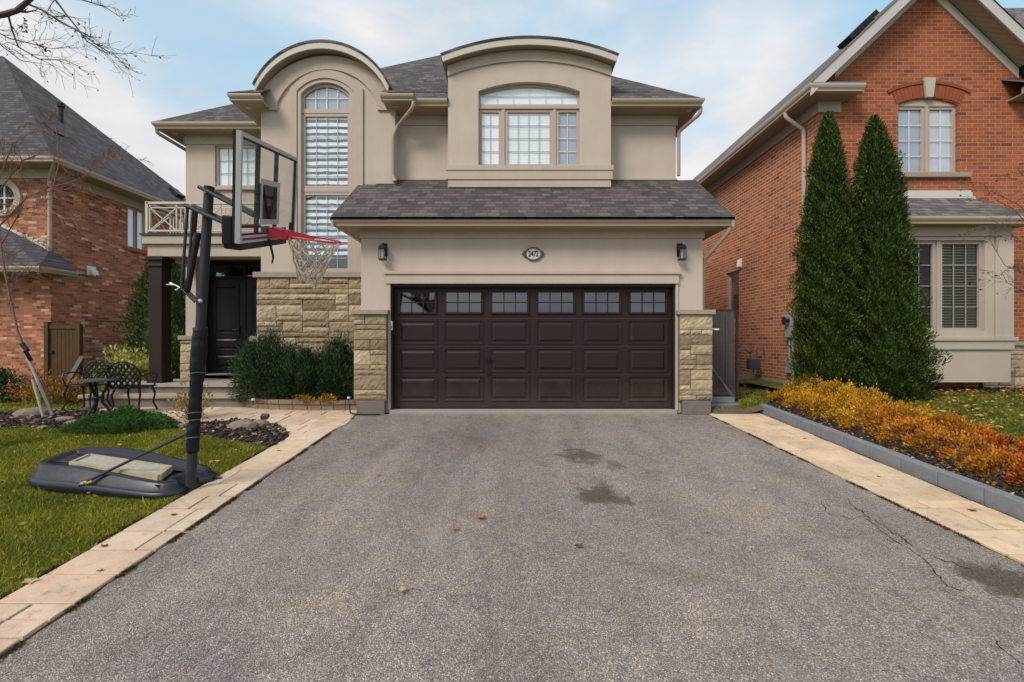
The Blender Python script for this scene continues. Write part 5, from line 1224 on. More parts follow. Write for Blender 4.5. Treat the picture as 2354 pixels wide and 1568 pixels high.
for i, (x, d, rw_, k_) in enumerate(row):
    y = CY+d; rd_ = ('in the row next to the grey kerb' if rw_ == 'front' else 'in the row behind the kerbside row')
    if d > 5.9: mt, lb, gp = LY, 'golden yellow low shrub, %s from the garage %s' % (ORD[k_], rd_), 'golden shrubs at the far end of the kerb'
    elif d > (5.1 if rw_ == 'back' else 4.3): mt, lb, gp = LO, 'orange low shrub, %s from the garage %s' % (ORD[k_], rd_), 'orange shrubs along the middle of the kerb'
    else: mt, lb, gp = LR, 'red-orange low shrub, %s from the garage %s' % (ORD[k_], rd_), 'red-orange shrubs at the near end of the kerb'
    big = 1.0 if d > 5 else 0.9
    s_ = shrub('low_shrub', lb, (x, y, bedz(x, y) if x < 5 else gr(x, y)), random.uniform(0.24, 0.33)*big, random.uniform(0.19, 0.26)*big, random.uniform(0.22, 0.36)*big, 2000, mt, leaf=0.036 if d > 5 else 0.032, aspect=0.5, group=gp, stems=34, ncl=30, spread=0.12, spiky=0.3)
# bare trees -----------------------------------------------------------------------
MINR = 0.0022
def grow(m, start, dirv, length, r, depth, leafpts, wob=0.25, grav=0.0, n=5):
    pts = [Vector(start)]; d = Vector(dirv).normalized(); seg = length/n
    for i in range(n):
        d = (d + Vector((random.gauss(0, wob), random.gauss(0, wob), random.gauss(0, wob)-grav))*0.5).normalized(); pts.append(pts[-1]+d*seg)
    m.tube(pts, [max(r*(1-0.75*i/n), MINR*0.6) for i in range(n+1)], 6 if r > 0.01 else 4, caps=False)
    leafpts.append(pts[-1])
    if depth > 0:
        for i in range(1, n+1):
            for _ in range(1 if random.random() < 0.75 else 2):
                q = pts[i]; ax = Vector((random.gauss(0, 1), random.gauss(0, 1), random.gauss(0, 1))).normalized()
                nd = (d*0.9 + ax*0.75).normalized(); grow(m, q, nd, length*random.uniform(0.35, 0.6), max(MINR, r*(1-0.7*i/n)*0.6+0.0008), depth-1, leafpts, wob, grav, 4)
def limb(m, pts, r0, r1, depth, lp, sub=0.45, dens=1, wob=0.25, grav=0):
    P = [Vector(p) for p in pts]; n = len(P)
    m.tube(P, [r0+(r1-r0)*i/(n-1) for i in range(n)], 7, caps=False)
    for i in range(1, n):
        d = (P[i]-P[i-1]).normalized(); L = (P[i]-P[i-1]).length
        for k in range(max(1, int(L/0.16*dens))):
            q = P[i-1].lerp(P[i], random.random()); ax = Vector((random.gauss(0, 1), random.gauss(0, 1), random.gauss(0, 0.8)))
            grow(m, q, (d*0.9+ax*0.6), random.uniform(0.5, 1.1)*sub, (r0+(r1-r0)*i/(n-1))*0.45+0.0012, depth, lp, wob, grav)
    lp.append(P[-1])
t_ = thing('street_tree', 'large bare tree whose thin branches hang into the top left corner of the sky', 'tree', (-6.9, -2.4, -0.2))
m = MB(); m.tube([(-6.9, -2.4, -0.25), (-6.85, -2.4, 1.5), (-6.8, -2.42, 3.4), (-6.6, -2.45, 4.6), (-6.9, -2.3, 6.4)], [0.17, 0.13, 0.11, 0.09, 0.05], 12); m.build('trunk', BARK, t_)
m = MB(); lp = []
limb(m, [(-6.62, -2.45, 4.5), W(-60, 45, 5.3), W(10, 33, 5.3), W(40, 24, 5.25), W(75, -6, 5.2), W(150, -60, 5.1)], 0.04, 0.02, 1, lp, 0.35, 0.4)
limb(m, [W(18, 30, 5.3), W(28, 70, 5.35), W(42, 108, 5.4), W(90, 136, 5.45), W(150, 138, 5.5), W(180, 152, 5.5)], 0.011, 0.003, 1, lp, 0.35, 1.5, grav=-0.05)
limb(m, [W(62, 8, 5.25), W(100, 25, 5.2), W(140, 50, 5.2), W(180, 72, 5.15), W(225, 105, 5.1), W(262, 125, 5.1), W(292, 155, 5.1)], 0.012, 0.003, 1, lp, 0.38, 1.5)
limb(m, [W(120, -10, 5.15), W(150, 30, 5.2), W(178, 65, 5.15), W(200, 95, 5.1), W(240, 120, 5.1), W(290, 125, 5.0)], 0.011, 0.003, 1, lp, 0.38, 1.5)
limb(m, [W(-30, 60, 5.5), W(20, 88, 5.5), W(70, 100, 5.5), W(120, 112, 5.5), W(170, 105, 5.4)], 0.009, 0.002, 1, lp, 0.35, 1.5)
limb(m, [W(100, -30, 5.0), W(190, 0, 5.0), W(240, 15, 5.0), W(285, 45, 5.0)], 0.010, 0.002, 1, lp, 0.32, 1.5)
limb(m, [W(-30, 80, 5.8), W(10, 110, 5.8), W(50, 140, 5.8), W(120, 150, 5.8)], 0.008, 0.002, 1, lp, 0.3, 1.5)
m.build('branches', TWIG_D, t_)
pp_ = np.array([tuple(p) for p in lp]); sel = pp_[RNG.integers(0, len(pp_), 90)]
leaf_mesh('dry_leaves', sel, rdir(90)+np.array([0, 0, -0.8]), 0.035, 0.018, leafmat('dead_leaves', [(0.03, 0.018, 0.01), (0.10, 0.05, 0.02), (0.2, 0.11, 0.05)], 0.2), t_)
for x, y in ((57, 66), (98, 107)):
    leaf_mesh('leaf_clump', np.array(W(x, y, 5.35))+RNG.normal(size=(26, 3))*0.028, rdir(26), 0.04, 0.022, bpy.data.materials['dead_leaves'], t_)
# young staked tree at the left
MINR = 0.0032
t_ = thing('young_tree', 'leafless young tree with wiry red-brown twigs held by pale stakes in the mulch bed', 'tree', W(127, 960, 7.5))
m = MB(); m.tube([W(124, 962, 7.5), W(90, 880, 7.5), W(55, 800, 7.5), W(40, 760, 7.5), W(22, 680, 7.5), W(5, 590, 7.5), W(-8, 480, 7.5), W(-20, 330, 7.4)], [0.026, 0.022, 0.020, 0.018, 0.015, 0.013, 0.010, 0.005], 8); m.build('trunk', TWIG_P, t_)
m = MB(); lp = []
limb(m, [W(-2, 520, 7.5), W(60, 455, 7.3), W(115, 430, 7.2), W(160, 420, 7.2), W(205, 400, 7.1)], 0.012, 0.004, 2, lp, 0.46, 1.0, grav=-0.05)
limb(m, [W(4, 560, 7.5), W(50, 480, 7.4), W(90, 475, 7.3), W(150, 500, 7.2), W(205, 510, 7.2)], 0.010, 0.003, 2, lp, 0.44, 1.0)
limb(m, [W(-10, 450, 7.5), W(50, 370, 7.3), W(100, 350, 7.2), W(150, 375, 7.2), W(255, 358, 7.1)], 0.011, 0.003, 2, lp, 0.44, 1.0)
limb(m, [W(-5, 420, 7.4), W(30, 330, 7.3), W(80, 300, 7.3), W(150, 300, 7.2)], 0.008, 0.002, 2, lp, 0.46, 1.0)
limb(m, [W(120, 440, 7.2), W(135, 380, 7.2), W(133, 330, 7.2), W(128, 285, 7.2)], 0.010, 0.005, 0, lp, 0.3, 0.3)
limb(m, [W(20, 700, 7.5), W(35, 640, 7.4), W(70, 610, 7.3), W(100, 640, 7.3)], 0.007, 0.002, 2, lp, 0.34, 1.0)
limb(m, [W(25, 720, 7.5), W(15, 650, 7.6), W(0, 600, 7.6)], 0.007, 0.002, 2, lp, 0.36, 1.0)
limb(m, [W(8, 600, 7.5), W(70, 560, 7.4), W(120, 540, 7.4)], 0.007, 0.002, 2, lp, 0.36, 1.0)
m.build('branches', TWIG_P, t_)
PALE = simple('pale_stake', (0.42, 0.37, 0.32), 0.8, 0.2, 12)
for (a, b, lb) in ((W(127, 962, 7.45), W(54, 800, 7.40), 'long pale stake leaning along the young tree'), (W(102, 958, 7.35), W(75, 872, 7.35), 'short pale stake beside the young tree'), ):
    m = MB(); m.tube([a+Vector((0, 0, -0.05)), b], 0.020, 8); tag(m.build('stake', PALE), lb, 'stake')
m = MB(); m.tube([W(50, 790, 7.39), W(63, 806, 7.39)], 0.034, 8); m.tube([W(58, 806, 7.37), W(72, 830, 7.42)], 0.028, 8); tag(m.build('tree_tie', BLACKM), 'black rubber tie around the young tree and its stake', 'tie')
# twiggy tree at the right edge
t_ = thing('crabapple_tree', 'nearly bare small tree with sparse green and red leaves at the right edge', 'tree', (8.05, -0.9, 0.0))
m = MB(); m.tube([(8.05, -0.9, 0.0), (8.0, -0.9, 1.0), (7.95, -0.9, 1.9), (8.0, -0.95, 3.0)], [0.05, 0.04, 0.03, 0.012], 8); m.build('trunk', BARK, t_)
m = MB(); lp = []; q0 = Vector((7.98, -0.9, 1.5))
for pts in ([(2400, 640), (2354, 560), (2300, 520), (2250, 520), (2210, 540)], [(2400, 520), (2340, 470), (2280, 440), (2230, 435)], [(2400, 560), (2330, 480), (2290, 460), (2250, 480)], [(2400, 700), (2354, 630), (2310, 610), (2280, 560)], [(2400, 450), (2350, 400), (2320, 395)], [(2400, 730), (2354, 670), (2315, 650), (2300, 620)]):
    limb(m, [q0] + [W(x, y, 6.85-0.02*i) for i, (x, y) in enumerate(pts)], 0.008, 0.002, 1, lp, 0.36, 1.1)
m.build('branches', TWIG, t_)
pp_ = np.array([tuple(p) for p in lp]); sel = pp_[RNG.integers(0, len(pp_), 170)]+RNG.normal(size=(170, 3))*0.02
leaf_mesh('foliage', sel, rdir(170)+np.array([0, 0, -0.6]), 0.045, 0.026, leafmat('sparse_leaves', [(0.03, 0.06, 0.015), (0.06, 0.10, 0.02), (0.22, 0.05, 0.02), (0.3, 0.2, 0.05)], 0.3), t_)

# grass, leaf litter, mulch --------------------------------------------------------
def scatter(poly, n):
    xs = [p[0] for p in poly]; ys = [p[1] for p in poly]; out = []
    X = RNG.uniform(min(xs), max(xs), n); Y = RNG.uniform(min(ys), max(ys), n)
    ins = np.zeros(n, bool); j = len(poly)-1
    for i in range(len(poly)):
        xi, yi = poly[i]; xj, yj = poly[j]
        c = ((yi > Y) != (yj > Y)) & (X < (xj-xi)*(Y-yi)/(yj-yi+1e-12)+xi); ins ^= c; j = i
    return X[ins], Y[ins]
gzv = np.vectorize(gz); grv = np.vectorize(gr)
def grass(name, poly, n, h, zf, mat, w=0.005):
    X, Y = scatter(poly, n); k = len(X); Z = zf(X, Y)
    hh = h*(0.5+0.8*RNG.random(k))*(0.75+0.35*np.sin(X*3.1+1)*np.cos(Y*2.7)+0.2*np.sin(X*11)*np.cos(Y*9)); a = RNG.random(k)*2*np.pi; lean = RNG.normal(size=(k, 2))*0.55
    ca, sa = np.cos(a), np.sin(a); ww = w*(0.7+0.6*RNG.random(k))*(1+np.clip((Y+5)/6, 0, 2)*0.5)
    A = np.stack([X-ca*ww, Y-sa*ww, Z-0.005], 1); B = np.stack([X+ca*ww, Y+sa*ww, Z-0.005], 1); T = np.stack([X+lean[:, 0]*hh, Y+lean[:, 1]*hh, Z+hh*0.85], 1)
    V = np.stack([A, B, T], 1).reshape(-1, 3)
    me = bpy.data.meshes.new(name); me.vertices.add(3*k); me.vertices.foreach_set('co', V.ravel()); me.loops.add(3*k); me.loops.foreach_set('vertex_index', np.arange(3*k, dtype=np.int32))
    me.polygons.add(k); me.polygons.foreach_set('loop_start', np.arange(0, 3*k, 3, dtype=np.int32)); me.polygons.foreach_set('loop_total', np.full(k, 3, dtype=np.int32)); me.update(calc_edges=True)
    me.materials.append(mat); o = bpy.data.objects.new(name, me); link(o); o['kind'] = 'stuff'; o['category'] = 'grass'; return o
def grassmat(name, stops):
    t = NT(name); p = t.pos(); i = t.island(); c = t.ramp(i, stops)
    c = t.mix(1.0, c, t.mix(t.ramp(t.noise(p, 1.6, 6, 0.65), [(0.35, 0.0), (0.65, 1.0)]), (0.55, 0.60, 0.62), (1.18, 1.08, 1.0)), 'MULTIPLY')
    c = t.mix(t.ramp(t.noise(p, 4.5, 5, 0.7), [(0.60, 0.0), (0.72, 0.55)]), c, (0.16, 0.11, 0.05))
    t.col(c); t.rough(0.7); t.b.inputs['Specular IOR Level'].default_value = 0.25
    tr = t.node('ShaderNodeBsdfTranslucent'); t.l.new(c, tr.inputs['Color']); ms = t.node('ShaderNodeMixShader'); ms.inputs[0].default_value = 0.3
    t.l.new(t.b.outputs[0], ms.inputs[1]); t.l.new(tr.outputs[0], ms.inputs[2]); t.l.new(ms.outputs[0], t.out.inputs['Surface']); return t.m
GR = grassmat('grass_blades', [(0, (0.10, 0.14, 0.014)), (0.4, (0.215, 0.26, 0.022)), (0.8, (0.33, 0.35, 0.04)), (0.93, (0.40, 0.37, 0.06)), (1, (0.5, 0.42, 0.15))])
lawnL = [(XL(0.8)-0.50, YY(0.8)), (XL(2.5)-0.50, YY(2.5)), (XL(7.0)-0.50, YY(5.2))] 
lawnL = [(XL(1.8)-0.505, YY(1.8))] + [(XL(d)-0.505+random.uniform(-.01, .012), YY(d)) for d in np.linspace(1.9, 5.35, 30)] + [G(620, 1030), G(560, 1022), G(480, 1005), G(420, 990), G(200, 992), G(0, 988), G(-260, 990), (-9.0, YY(3.5)), (-4.0, YY(1.8))]
o = grass('grass', lawnL, 420000, 0.042, gzv, GR); o['label'] = 'short green lawn grass left of the driveway under the basketball hoop'
o = grass('grass', lawnL, 15000, 0.085, gzv, GR, 0.006); o['label'] = 'longer grass tufts scattered through the left lawn'
o = grass('grass', [(-16, -0.0), (-8.0, -0.0), (-7.9, 4.4), (-12, 4.3), (-16, 4.3)], 60000, 0.05, gzv, GR, 0.008); o['label'] = 'strip of lawn grass in front of the brown brick house'
GRX = 0
GR2 = grassmat('grass_blades_right', [(0, (0.08, 0.13, 0.018)), (0.5, (0.16, 0.21, 0.025)), (1, (0.26, 0.27, 0.04))])
o = grass('grass', [(5.35, YY(2.5)), (12, YY(2.5)), (12, YY(8.2)), (5.5, YY(8.2))], 110000, 0.05, grv, GR2, 0.007); o['label'] = 'leaf-strewn lawn grass right of the orange shrub bed'
o = grass('grass', [(XL(1.5)-0.0, YY(1.5)), (XL(1.5)+0.016, YY(1.5)), (XL(6.5)+0.016, YY(6.5)), (XL(6.5)-0.01, YY(6.5))], 5200*120, 0.018, gzv, grassmat('seam_weeds', [(0, (0.05, 0.045, 0.015)), (0.6, (0.09, 0.085, 0.02)), (1, (0.14, 0.10, 0.04))]), 0.004) if False else None
o = grass('grass', [(3.45, -0.12), (4.22, -0.10), (4.9, 0.5), (5.0, 1.3), (4.2, 1.3), (3.5, 0.2)], 9000, 0.05, np.vectorize(lambda x, y: (-0.055 if y < 0 else 0.0) + 0.17*max(0, min(1, (x-3.9)/0.7))), GR, 0.006); o['label'] = 'small patch of grass between the right stone pier and the golden shrubs'
def seam(fx, d0, d1, n, name, h=0.014, amp=0.012):
    D_ = RNG.uniform(d0, d1, n); clump = (np.sin(D_*7.3)+np.sin(D_*17.1+1)+np.sin(D_*3.1+2)) > -0.2; D_ = D_[clump]; k = len(D_)
    X = fx(D_)+RNG.normal(size=k)*amp; Y = CY+D_; Z = gzv(X, Y)+0.004
    leaf_o = leaf_mesh(name, np.stack([X, Y, Z], 1), rdir(k)+np.array([0, 0, 0.8]), h*(0.6+RNG.random(k)), h*0.45, bpy.data.materials['seam_weeds'] if 'seam_weeds' in bpy.data.materials else grassmat('seam_weeds', [(0, (0.035, 0.03, 0.012)), (0.6, (0.07, 0.065, 0.02)), (1, (0.13, 0.09, 0.04))]))
    leaf_o['kind'] = 'stuff'; leaf_o['category'] = 'weeds'; return leaf_o
o = seam(lambda d: XL(d)+0.002, 1.2, 7.4, 9000, 'weeds'); o['label'] = 'moss and tiny weeds in the seam along the left edge of the driveway'
o = seam(lambda d: XR(d)+0.0, 2.0, 7.6, 6000, 'weeds'); o['label'] = 'moss and grit in the seam along the right edge of the driveway'
o = seam(lambda d: XL(d)-0.50, 1.8, 6.0, 7000, 'weeds', 0.02, 0.014); o['label'] = 'ragged dark soil edge between the lawn and the left paving strip'
o = seam(lambda d: XK(d)-0.015, 2.5, 7.9, 5000, 'leaf_debris', 0.016, 0.008); o['label'] = 'fine leaf debris along the foot of the grey kerb'
DL = leafmat('fallen_leaf', [(0.16, 0.07, 0.02), (0.36, 0.17, 0.03), (0.50, 0.30, 0.06), (0.55, 0.42, 0.15), (0.22, 0.10, 0.04)], 0.15)
def litter(name, poly, n, zf, size, label, mat=DL, lift=0.03):
    X, Y = scatter(poly, n); k = len(X)
    D = RNG.normal(size=(k, 3)); D[:, 2] *= 0.18
    o = leaf_mesh(name, np.stack([X, Y, zf(X, Y)+lift*RNG.random(k)+0.006], 1), D, size*(0.6+0.8*RNG.random(k)), size*0.55, mat); o['kind'] = 'stuff'; o['category'] = 'leaves'; o['label'] = label; return o
litter('fallen_leaves', lawnL, 620, gzv, 0.045, 'scattered small fallen leaves on the left lawn', lift=0.05)
litter('fallen_leaves', [(5.3, YY(2.5)), (11, YY(2.5)), (11, YY(8.6)), (5.3, YY(8.3))], 3200, grv, 0.06, 'yellow and orange fallen leaves covering the right lawn', lift=0.06)
bedR = [(XK(2)+0.13, YY(2)), (5.3, YY(2)), (5.3, YY(8.2)), (XK(8.2)+0.13, YY(8.2))]
litter('fallen_leaves', bedR, 5200, np.vectorize(lambda x, y: bedz(x, y) if x < 5.0 else gr(x, y)), 0.04, 'fallen orange leaves lying between the shrubs behind the kerb', lift=0.03)
litter('fallen_leaves', [(6.5, 0.1), (11, 0.1), (11, 1.1), (6.5, 1.1)], 1500, grv, 0.06, 'brown leaves drifted under the stucco bay', mat=leafmat('brown_leaf', [(0.06, 0.025, 0.012), (0.16, 0.06, 0.02), (0.3, 0.12, 0.03)], 0.1))
litter('fallen_leaves', [(3.4, 0.3), (5.2, 0.3), (5.2, 3.6), (3.4, 3.6)], 500, np.vectorize(lambda x, y: 0.02 + (0.16 if x > 4.4 else 0)), 0.06, 'brown leaves in the narrow side yard before the fence', mat=bpy.data.materials['brown_leaf'])
def chips(name, poly, n, zf, mat, s, label):
    X, Y = scatter(poly, n); m = MB()
    for x, y in zip(X, Y):
        a = random.uniform(0, 6.28); ti = random.uniform(-.5, .5); d1 = Vector((math.cos(a), math.sin(a), ti)); d2 = Vector((-math.sin(a), math.cos(a), random.uniform(-.3, .3)))
        m.obox((x, y, float(zf(x, y))+0.012+random.uniform(0, 0.03)), d1, d2, d1.cross(d2), s*random.uniform(0.5, 1.3), s*random.uniform(0.25, 0.6), s*random.uniform(0.12, 0.35))
    o = m.build(name, mat, recalc=False); o['kind'] = 'stuff'; o['category'] = 'mulch'; o['label'] = label; return o
def chipmat(name, cols):
    t = NT(name); c = t.ramp(t.island(), cols); t.col(c); t.rough(0.9); return t.m
MUL = chipmat('bark_mulch', [(0, (0.012, 0.009, 0.008)), (0.6, (0.035, 0.024, 0.020)), (0.78, (0.10, 0.06, 0.042)), (1, (0.34, 0.23, 0.16))])
chips('bark_mulch', bed, 5200, gzv, MUL, 0.03, 'dark bark mulch with pale chips in the bed before the porch')
litter('fallen_leaves', bed, 420, gzv, 0.06, 'pinkish brown fallen leaves on the dark mulch', lift=0.05, mat=leafmat('pink_leaf', [(0.25, 0.13, 0.08), (0.42, 0.27, 0.18), (0.5, 0.36, 0.26)], 0.1))
chips('bark_mulch', bedR, 3800, np.vectorize(lambda x, y: bedz(x, y) if x < 5.0 else gr(x, y)), chipmat('dark_mulch', [(0, (0.010, 0.008, 0.007)), (0.8, (0.03, 0.02, 0.016)), (1, (0.07, 0.035, 0.02))]), 0.025, 'dark mulch under the orange shrubs')
# single leaves on the asphalt and paving
leafspots = [(798, 1020, 'tiny pale leaf on the asphalt near the end of the curved mulch bed'), (868, 1096, 'orange-brown leaf on the asphalt left of the centre'), (1105, 1195, 'reddish star-shaped leaf on the asphalt left of the larger oil stain'),
 (1045, 1222, 'small brown leaf just left of the reddish leaf on the asphalt'), (1735, 1130, 'curled leaf on the asphalt at the upper right between stain and paving'), (1762, 1192, 'tan leaf on the asphalt above the long crack'), (1625, 1228, 'small leaf on the asphalt halfway between stain and crack'),
 (1330, 1262, 'brown leaf on the asphalt below the larger oil stain'), (925, 1365, 'lone leaf low on the left half of the asphalt'), (2235, 1180, 'brown leaf on the right paving strip near the kerb, closest one'), (2020, 1100, 'orange leaf on the middle of the right paving strip'), (1850, 1012, 'dark leaf on the far part of the right paving strip'),
 (240, 1262, 'brown leaf on the left paving strip, just beyond the small dark one'), (400, 1190, 'dark leaf on the left paving strip in front of the hoop base'), (70, 1345, 'large tan leaf at the lawn edge of the left paving strip'), (230, 1320, 'small dark leaf on the left paving strip beside the driveway edge'),
 (505, 1105, 'brown leaf on the left paving strip right of the hoop base'), (640, 1040, 'small leaf on the left paving strip beside the mulch bed tip')]
for i, (x, y, lb_) in enumerate(leafspots):
    gx_, gy_ = G(x, y); r_ = random.uniform(0.018, 0.032) if i not in (2, 14) else 0.045; m = MB(); n_ = 9; a0_ = random.uniform(0, 6.28)
    P = [(gx_+r_*(1 if k % 2 == 0 else 0.55)*math.cos(a0_+k*6.283/10)*1.2, gy_+r_*(1 if k % 2 == 0 else 0.55)*math.sin(a0_+k*6.283/10), gz(gx_, gy_)+0.022+random.uniform(0, 0.012)) for k in range(10)]
    P.append((gx_, gy_, gz(gx_, gy_)+0.024)); m.add(P, [(k, (k+1) % 10, 10) for k in range(10)])
    onp = gx_ < XL(gy_-CY) or gx_ > XR(gy_-CY)
    ci_ = 1 if ('reddish' in lb_ or 'orange' in lb_) else (0 if ('brown' in lb_ or 'dark' in lb_) else 2)
    if i == 0: LEAFM = [simple('leaf_brown', (0.10, 0.05, 0.025), 0.8), simple('leaf_orange', (0.40, 0.13, 0.04), 0.8), simple('leaf_tan', (0.42, 0.31, 0.17), 0.8)]
    o = m.build('fallen_leaf', LEAFM[ci_]) if True else m.build('fallen_leaf', [simple('leaf_brown', (0.12, 0.06, 0.03), 0.8), simple('leaf_orange', (0.36, 0.16, 0.05), 0.8), simple('leaf_tan', (0.36, 0.26, 0.15), 0.8)][i % 3] if i < 3 else bpy.data.materials[('leaf_brown', 'leaf_orange', 'leaf_tan')[i % 3]])
    tag(o, lb_, 'leaf', 'leaves on the paving strips' if onp else 'leaves on the asphalt')

# ------------------------------------------------------------------ planter, stones, small garden things
t_ = thing('planter_curb', 'low curved tumbled-stone planter edge below the yews', 'planter', (PX(680, 7.7), CY+7.7, -0.06))
pl = [G(822, 944), G(740, 946), G(640, 944), G(570, 940), G(540, 930), (PX(538, 8.3), CY+8.25), (PX(575, 8.6), CY+8.55)]
cv = []
for i in range(len(pl)-1):
    for k in range(6): cv.append(Vector(pl[i]).lerp(Vector(pl[i+1]), k/6))
cv.append(Vector(pl[-1]))
for _ in range(3): cv = [cv[0]] + [(cv[i-1]+cv[i]*2+cv[i+1])/4 for i in range(1, len(cv)-1)] + [cv[-1]]
pst = paver_mat('tumbled_stone', C(124, 106, 88), C(150, 130, 108), C(112, 98, 84)); acc = 0; seg = [cv[0]]
def cblock(a, b, z0, z1, out, nm):
    t = (b-a).normalized(); n = Vector((-t.y, t.x)); 
    if n.y > 0: n = -n
    a = a+t*0.004; b = b-t*0.004; q = [a+n*out, b+n*out, b-n*0.13, a-n*0.13]; m = MB()
    m.add([(v.x, v.y, z0) for v in q]+[(v.x, v.y, z1) for v in q], [(0,1,2,3), (7,6,5,4), (0,4,5,1), (1,5,6,2), (2,6,7,3), (3,7,4,0)]); m.build(nm, pst, t_, bevel=0.008)
j = 0
for i in range(1, len(cv)):
    if (cv[i]-cv[j]).length > 0.2 or i == len(cv)-1:
        cblock(cv[j], cv[i], -0.09, 0.055, 0.0, 'wall_block'); cblock(cv[j], cv[i], 0.058, 0.125, 0.025, 'cap_block'); j = i
o = sheet('planter_soil', [(v.x, v.y+0.06) for v in cv] + [(-4.6, 0.9), (-2.62, 0.9), (-2.62, 0.0)], lambda x, y: 0.08, SOIL, kind='structure')
def rock(px, py, d, r, lab, mat=None, sq=0.5):
    p = W(px, py, d); p.z = max(p.z, gz(p.x, p.y)); bm = bmesh.new(); bmesh.ops.create_icosphere(bm, subdivisions=2, radius=1)
    s_ = random.uniform(0.8, 1.2)
    for v in bm.verts:
        k = 1+random.uniform(-0.10, 0.10); v.co = Vector((v.co.x*r*s_*k, v.co.y*r*0.75*k, max(v.co.z, -0.4)*r*sq*k))
    me = bpy.data.meshes.new('rock'); bm.to_mesh(me); bm.free(); me.materials.append(mat or ROCK); o = bpy.data.objects.new('rock', me); link(o); o.location = (p.x, p.y, gz(p.x, p.y)+r*sq*0.35)
    return tag(o, lab, 'rock')
ROCK = simple('field_stone', (0.22, 0.17, 0.135), 0.9, 0.3, 14, bump=0.8, bscale=40)
rock(560, 985, 6.75, 0.22, 'large tan-grey boulder right of the basketball pole in the mulch bed', sq=0.45); rock(597, 982, 6.85, 0.13, 'smaller boulder beside the garden spotlight', sq=0.6)
rock(75, 945, 7.6, 0.30, 'flat grey boulder behind the young tree stakes', sq=0.35); rock(150, 965, 7.2, 0.12, 'small pale rock before the patio table', sq=0.5); rock(170, 975, 7.0, 0.10, 'small pinkish rock left of the green mound', sq=0.5)
rock(100, 990, 6.7, 0.09, 'small rock at the lawn edge left of the green mound', sq=0.45); rock(415, 975, 6.8, 0.09, 'small pale rock at the right end of the green mound', sq=0.5)
t_ = thing('garden_spotlight', 'small dark garden spotlight on a stake in the mulch bed', 'light', W(609, 985, 6.9))
m = MB(); a = W(609, 985, 6.9); b = W(609, 962, 6.9); m.tube([a, b], 0.008, 6); m.build('stake', BLACKM, t_)
m = MB(); m.obox(b+Vector((0, 0, 0.03)), (1, 0, 0), (0, 1, 0.4), (0, -0.4, 1), 0.052, 0.04, 0.03); m.build('head', simple('dark_green_metal', (0.05, 0.07, 0.07), 0.5), t_, bevel=0.008)
for x_, y_, lb in ((582, 942, 'small white landscape light at the left end of the planter'), (802, 938, 'small white landscape light beside the garage pier')):
    t_ = thing('landscape_light', lb, 'light', W(x_, y_, 7.95)); p = W(x_, y_-22, 7.95)
    m = MB(); m.tube([p+Vector((0, 0, -0.08)), p], 0.008, 6); m.build('stake', BLACKM, t_); m = MB(); m.tube([p, p+Vector((0, 0, 0.03))], [0.028, 0.022], 10); m.build('head', WHITE, t_)
m = MB(); m.tube([(-2.74, -0.10, 0.12), (-2.73, -0.14, 0.05), (-2.70, -0.17, -0.03), (-2.62, -0.22, -0.04), (-2.45, -0.24, -0.045), (-2.2, -0.22, -0.045)], 0.012, 6); tag(m.build('cable', BLACKM), 'black cable running down beside the left stone pier', 'cable')
# ------------------------------------------------------------------ patio set
IRON = simple('cast_metal', (0.014, 0.014, 0.016), 0.4, 0.3, 10)
def patio_chair(x, y, rot, label):
    z0 = gz(x, y)+0.02; t = thing('patio_chair', label, 'chair', (x, y, z0), 'cast metal patio chairs'); R_ = Matrix.Rotation(rot, 4, 'Z'); T_ = Matrix.Translation((x, y, z0)) @ R_
    def B(m, nm): m.v = [tuple(T_ @ Vector(v)) for v in m.v]; return m.build(nm, IRON, t)
    m = MB()
    # seat: pierced plate
    for k in range(9): m.box(-0.22+k*0.055-0.012, -0.22+k*0.055+0.012, -0.22, 0.22, 0.42, 0.432)
    for k in range(9): m.box(-0.232, 0.232, -0.22+k*0.055-0.012, -0.22+k*0.055+0.012, 0.4325, 0.44)
    m.tube([(0.24*math.cos(a), 0.235*math.sin(a), 0.43) for a in np.linspace(0, 2*math.pi, 25)], 0.013, 6); B(m, 'seat')
    m = MB()   # back: rim and diagonal lattice, rising to a rounded crest
    def top(u): return 0.70+0.17*math.cos(u*math.pi/2*0.9)
    rim = [(-0.22, 0.22, 0.44)] + [(-0.25+0.0, 0.25, 0.62)] + [(u*0.26, 0.27+0.02, top(u)) for u in np.linspace(-1, 1, 17)] + [(0.25, 0.25, 0.62), (0.22, 0.22, 0.44)]
    m.tube(rim, 0.014, 6); B(m, 'back_frame')
    m = MB()
    def lat(s_):
        for k in range(-8, 12):
            pts = []
            for q in np.linspace(0, 1, 14):
                z = 0.45+0.42*q; u = (k*0.09 + s_*(z-0.45)*0.8)/0.25
                if abs(u) <= 1.0 and z <= top(u): pts.append((u*0.245, 0.23+0.05*(z-0.45)/0.4, z))
            if len(pts) > 1: m.tube(pts, 0.016, 5)
    lat(1); lat(-1); B(m, 'back_lattice')
    for sx in (-1, 1):
        m = MB(); m.tube([(sx*0.23, 0.22, 0.62), (sx*0.27, 0.05, 0.66), (sx*0.27, -0.15, 0.64), (sx*0.25, -0.19, 0.58), (sx*0.22, -0.17, 0.44)], 0.013, 6); B(m, 'armrest')
        for sy in (-1, 1):
            m = MB(); m.tube([(sx*0.18, sy*0.17, 0.43), (sx*0.215, sy*0.20, 0.30), (sx*0.19, sy*0.19, 0.14), (sx*0.23, sy*0.24, 0.0)], [0.02, 0.017, 0.014, 0.016], 7); B(m, 'leg')
    return t
patio_chair(PX(200, 8.15), CY+8.15, 0.1, 'black cast metal patio chair facing the street behind the small table')
patio_chair(PX(308, 7.85), CY+7.85, math.pi+0.15, 'black lattice-backed patio chair turned away, nearer the porch steps')
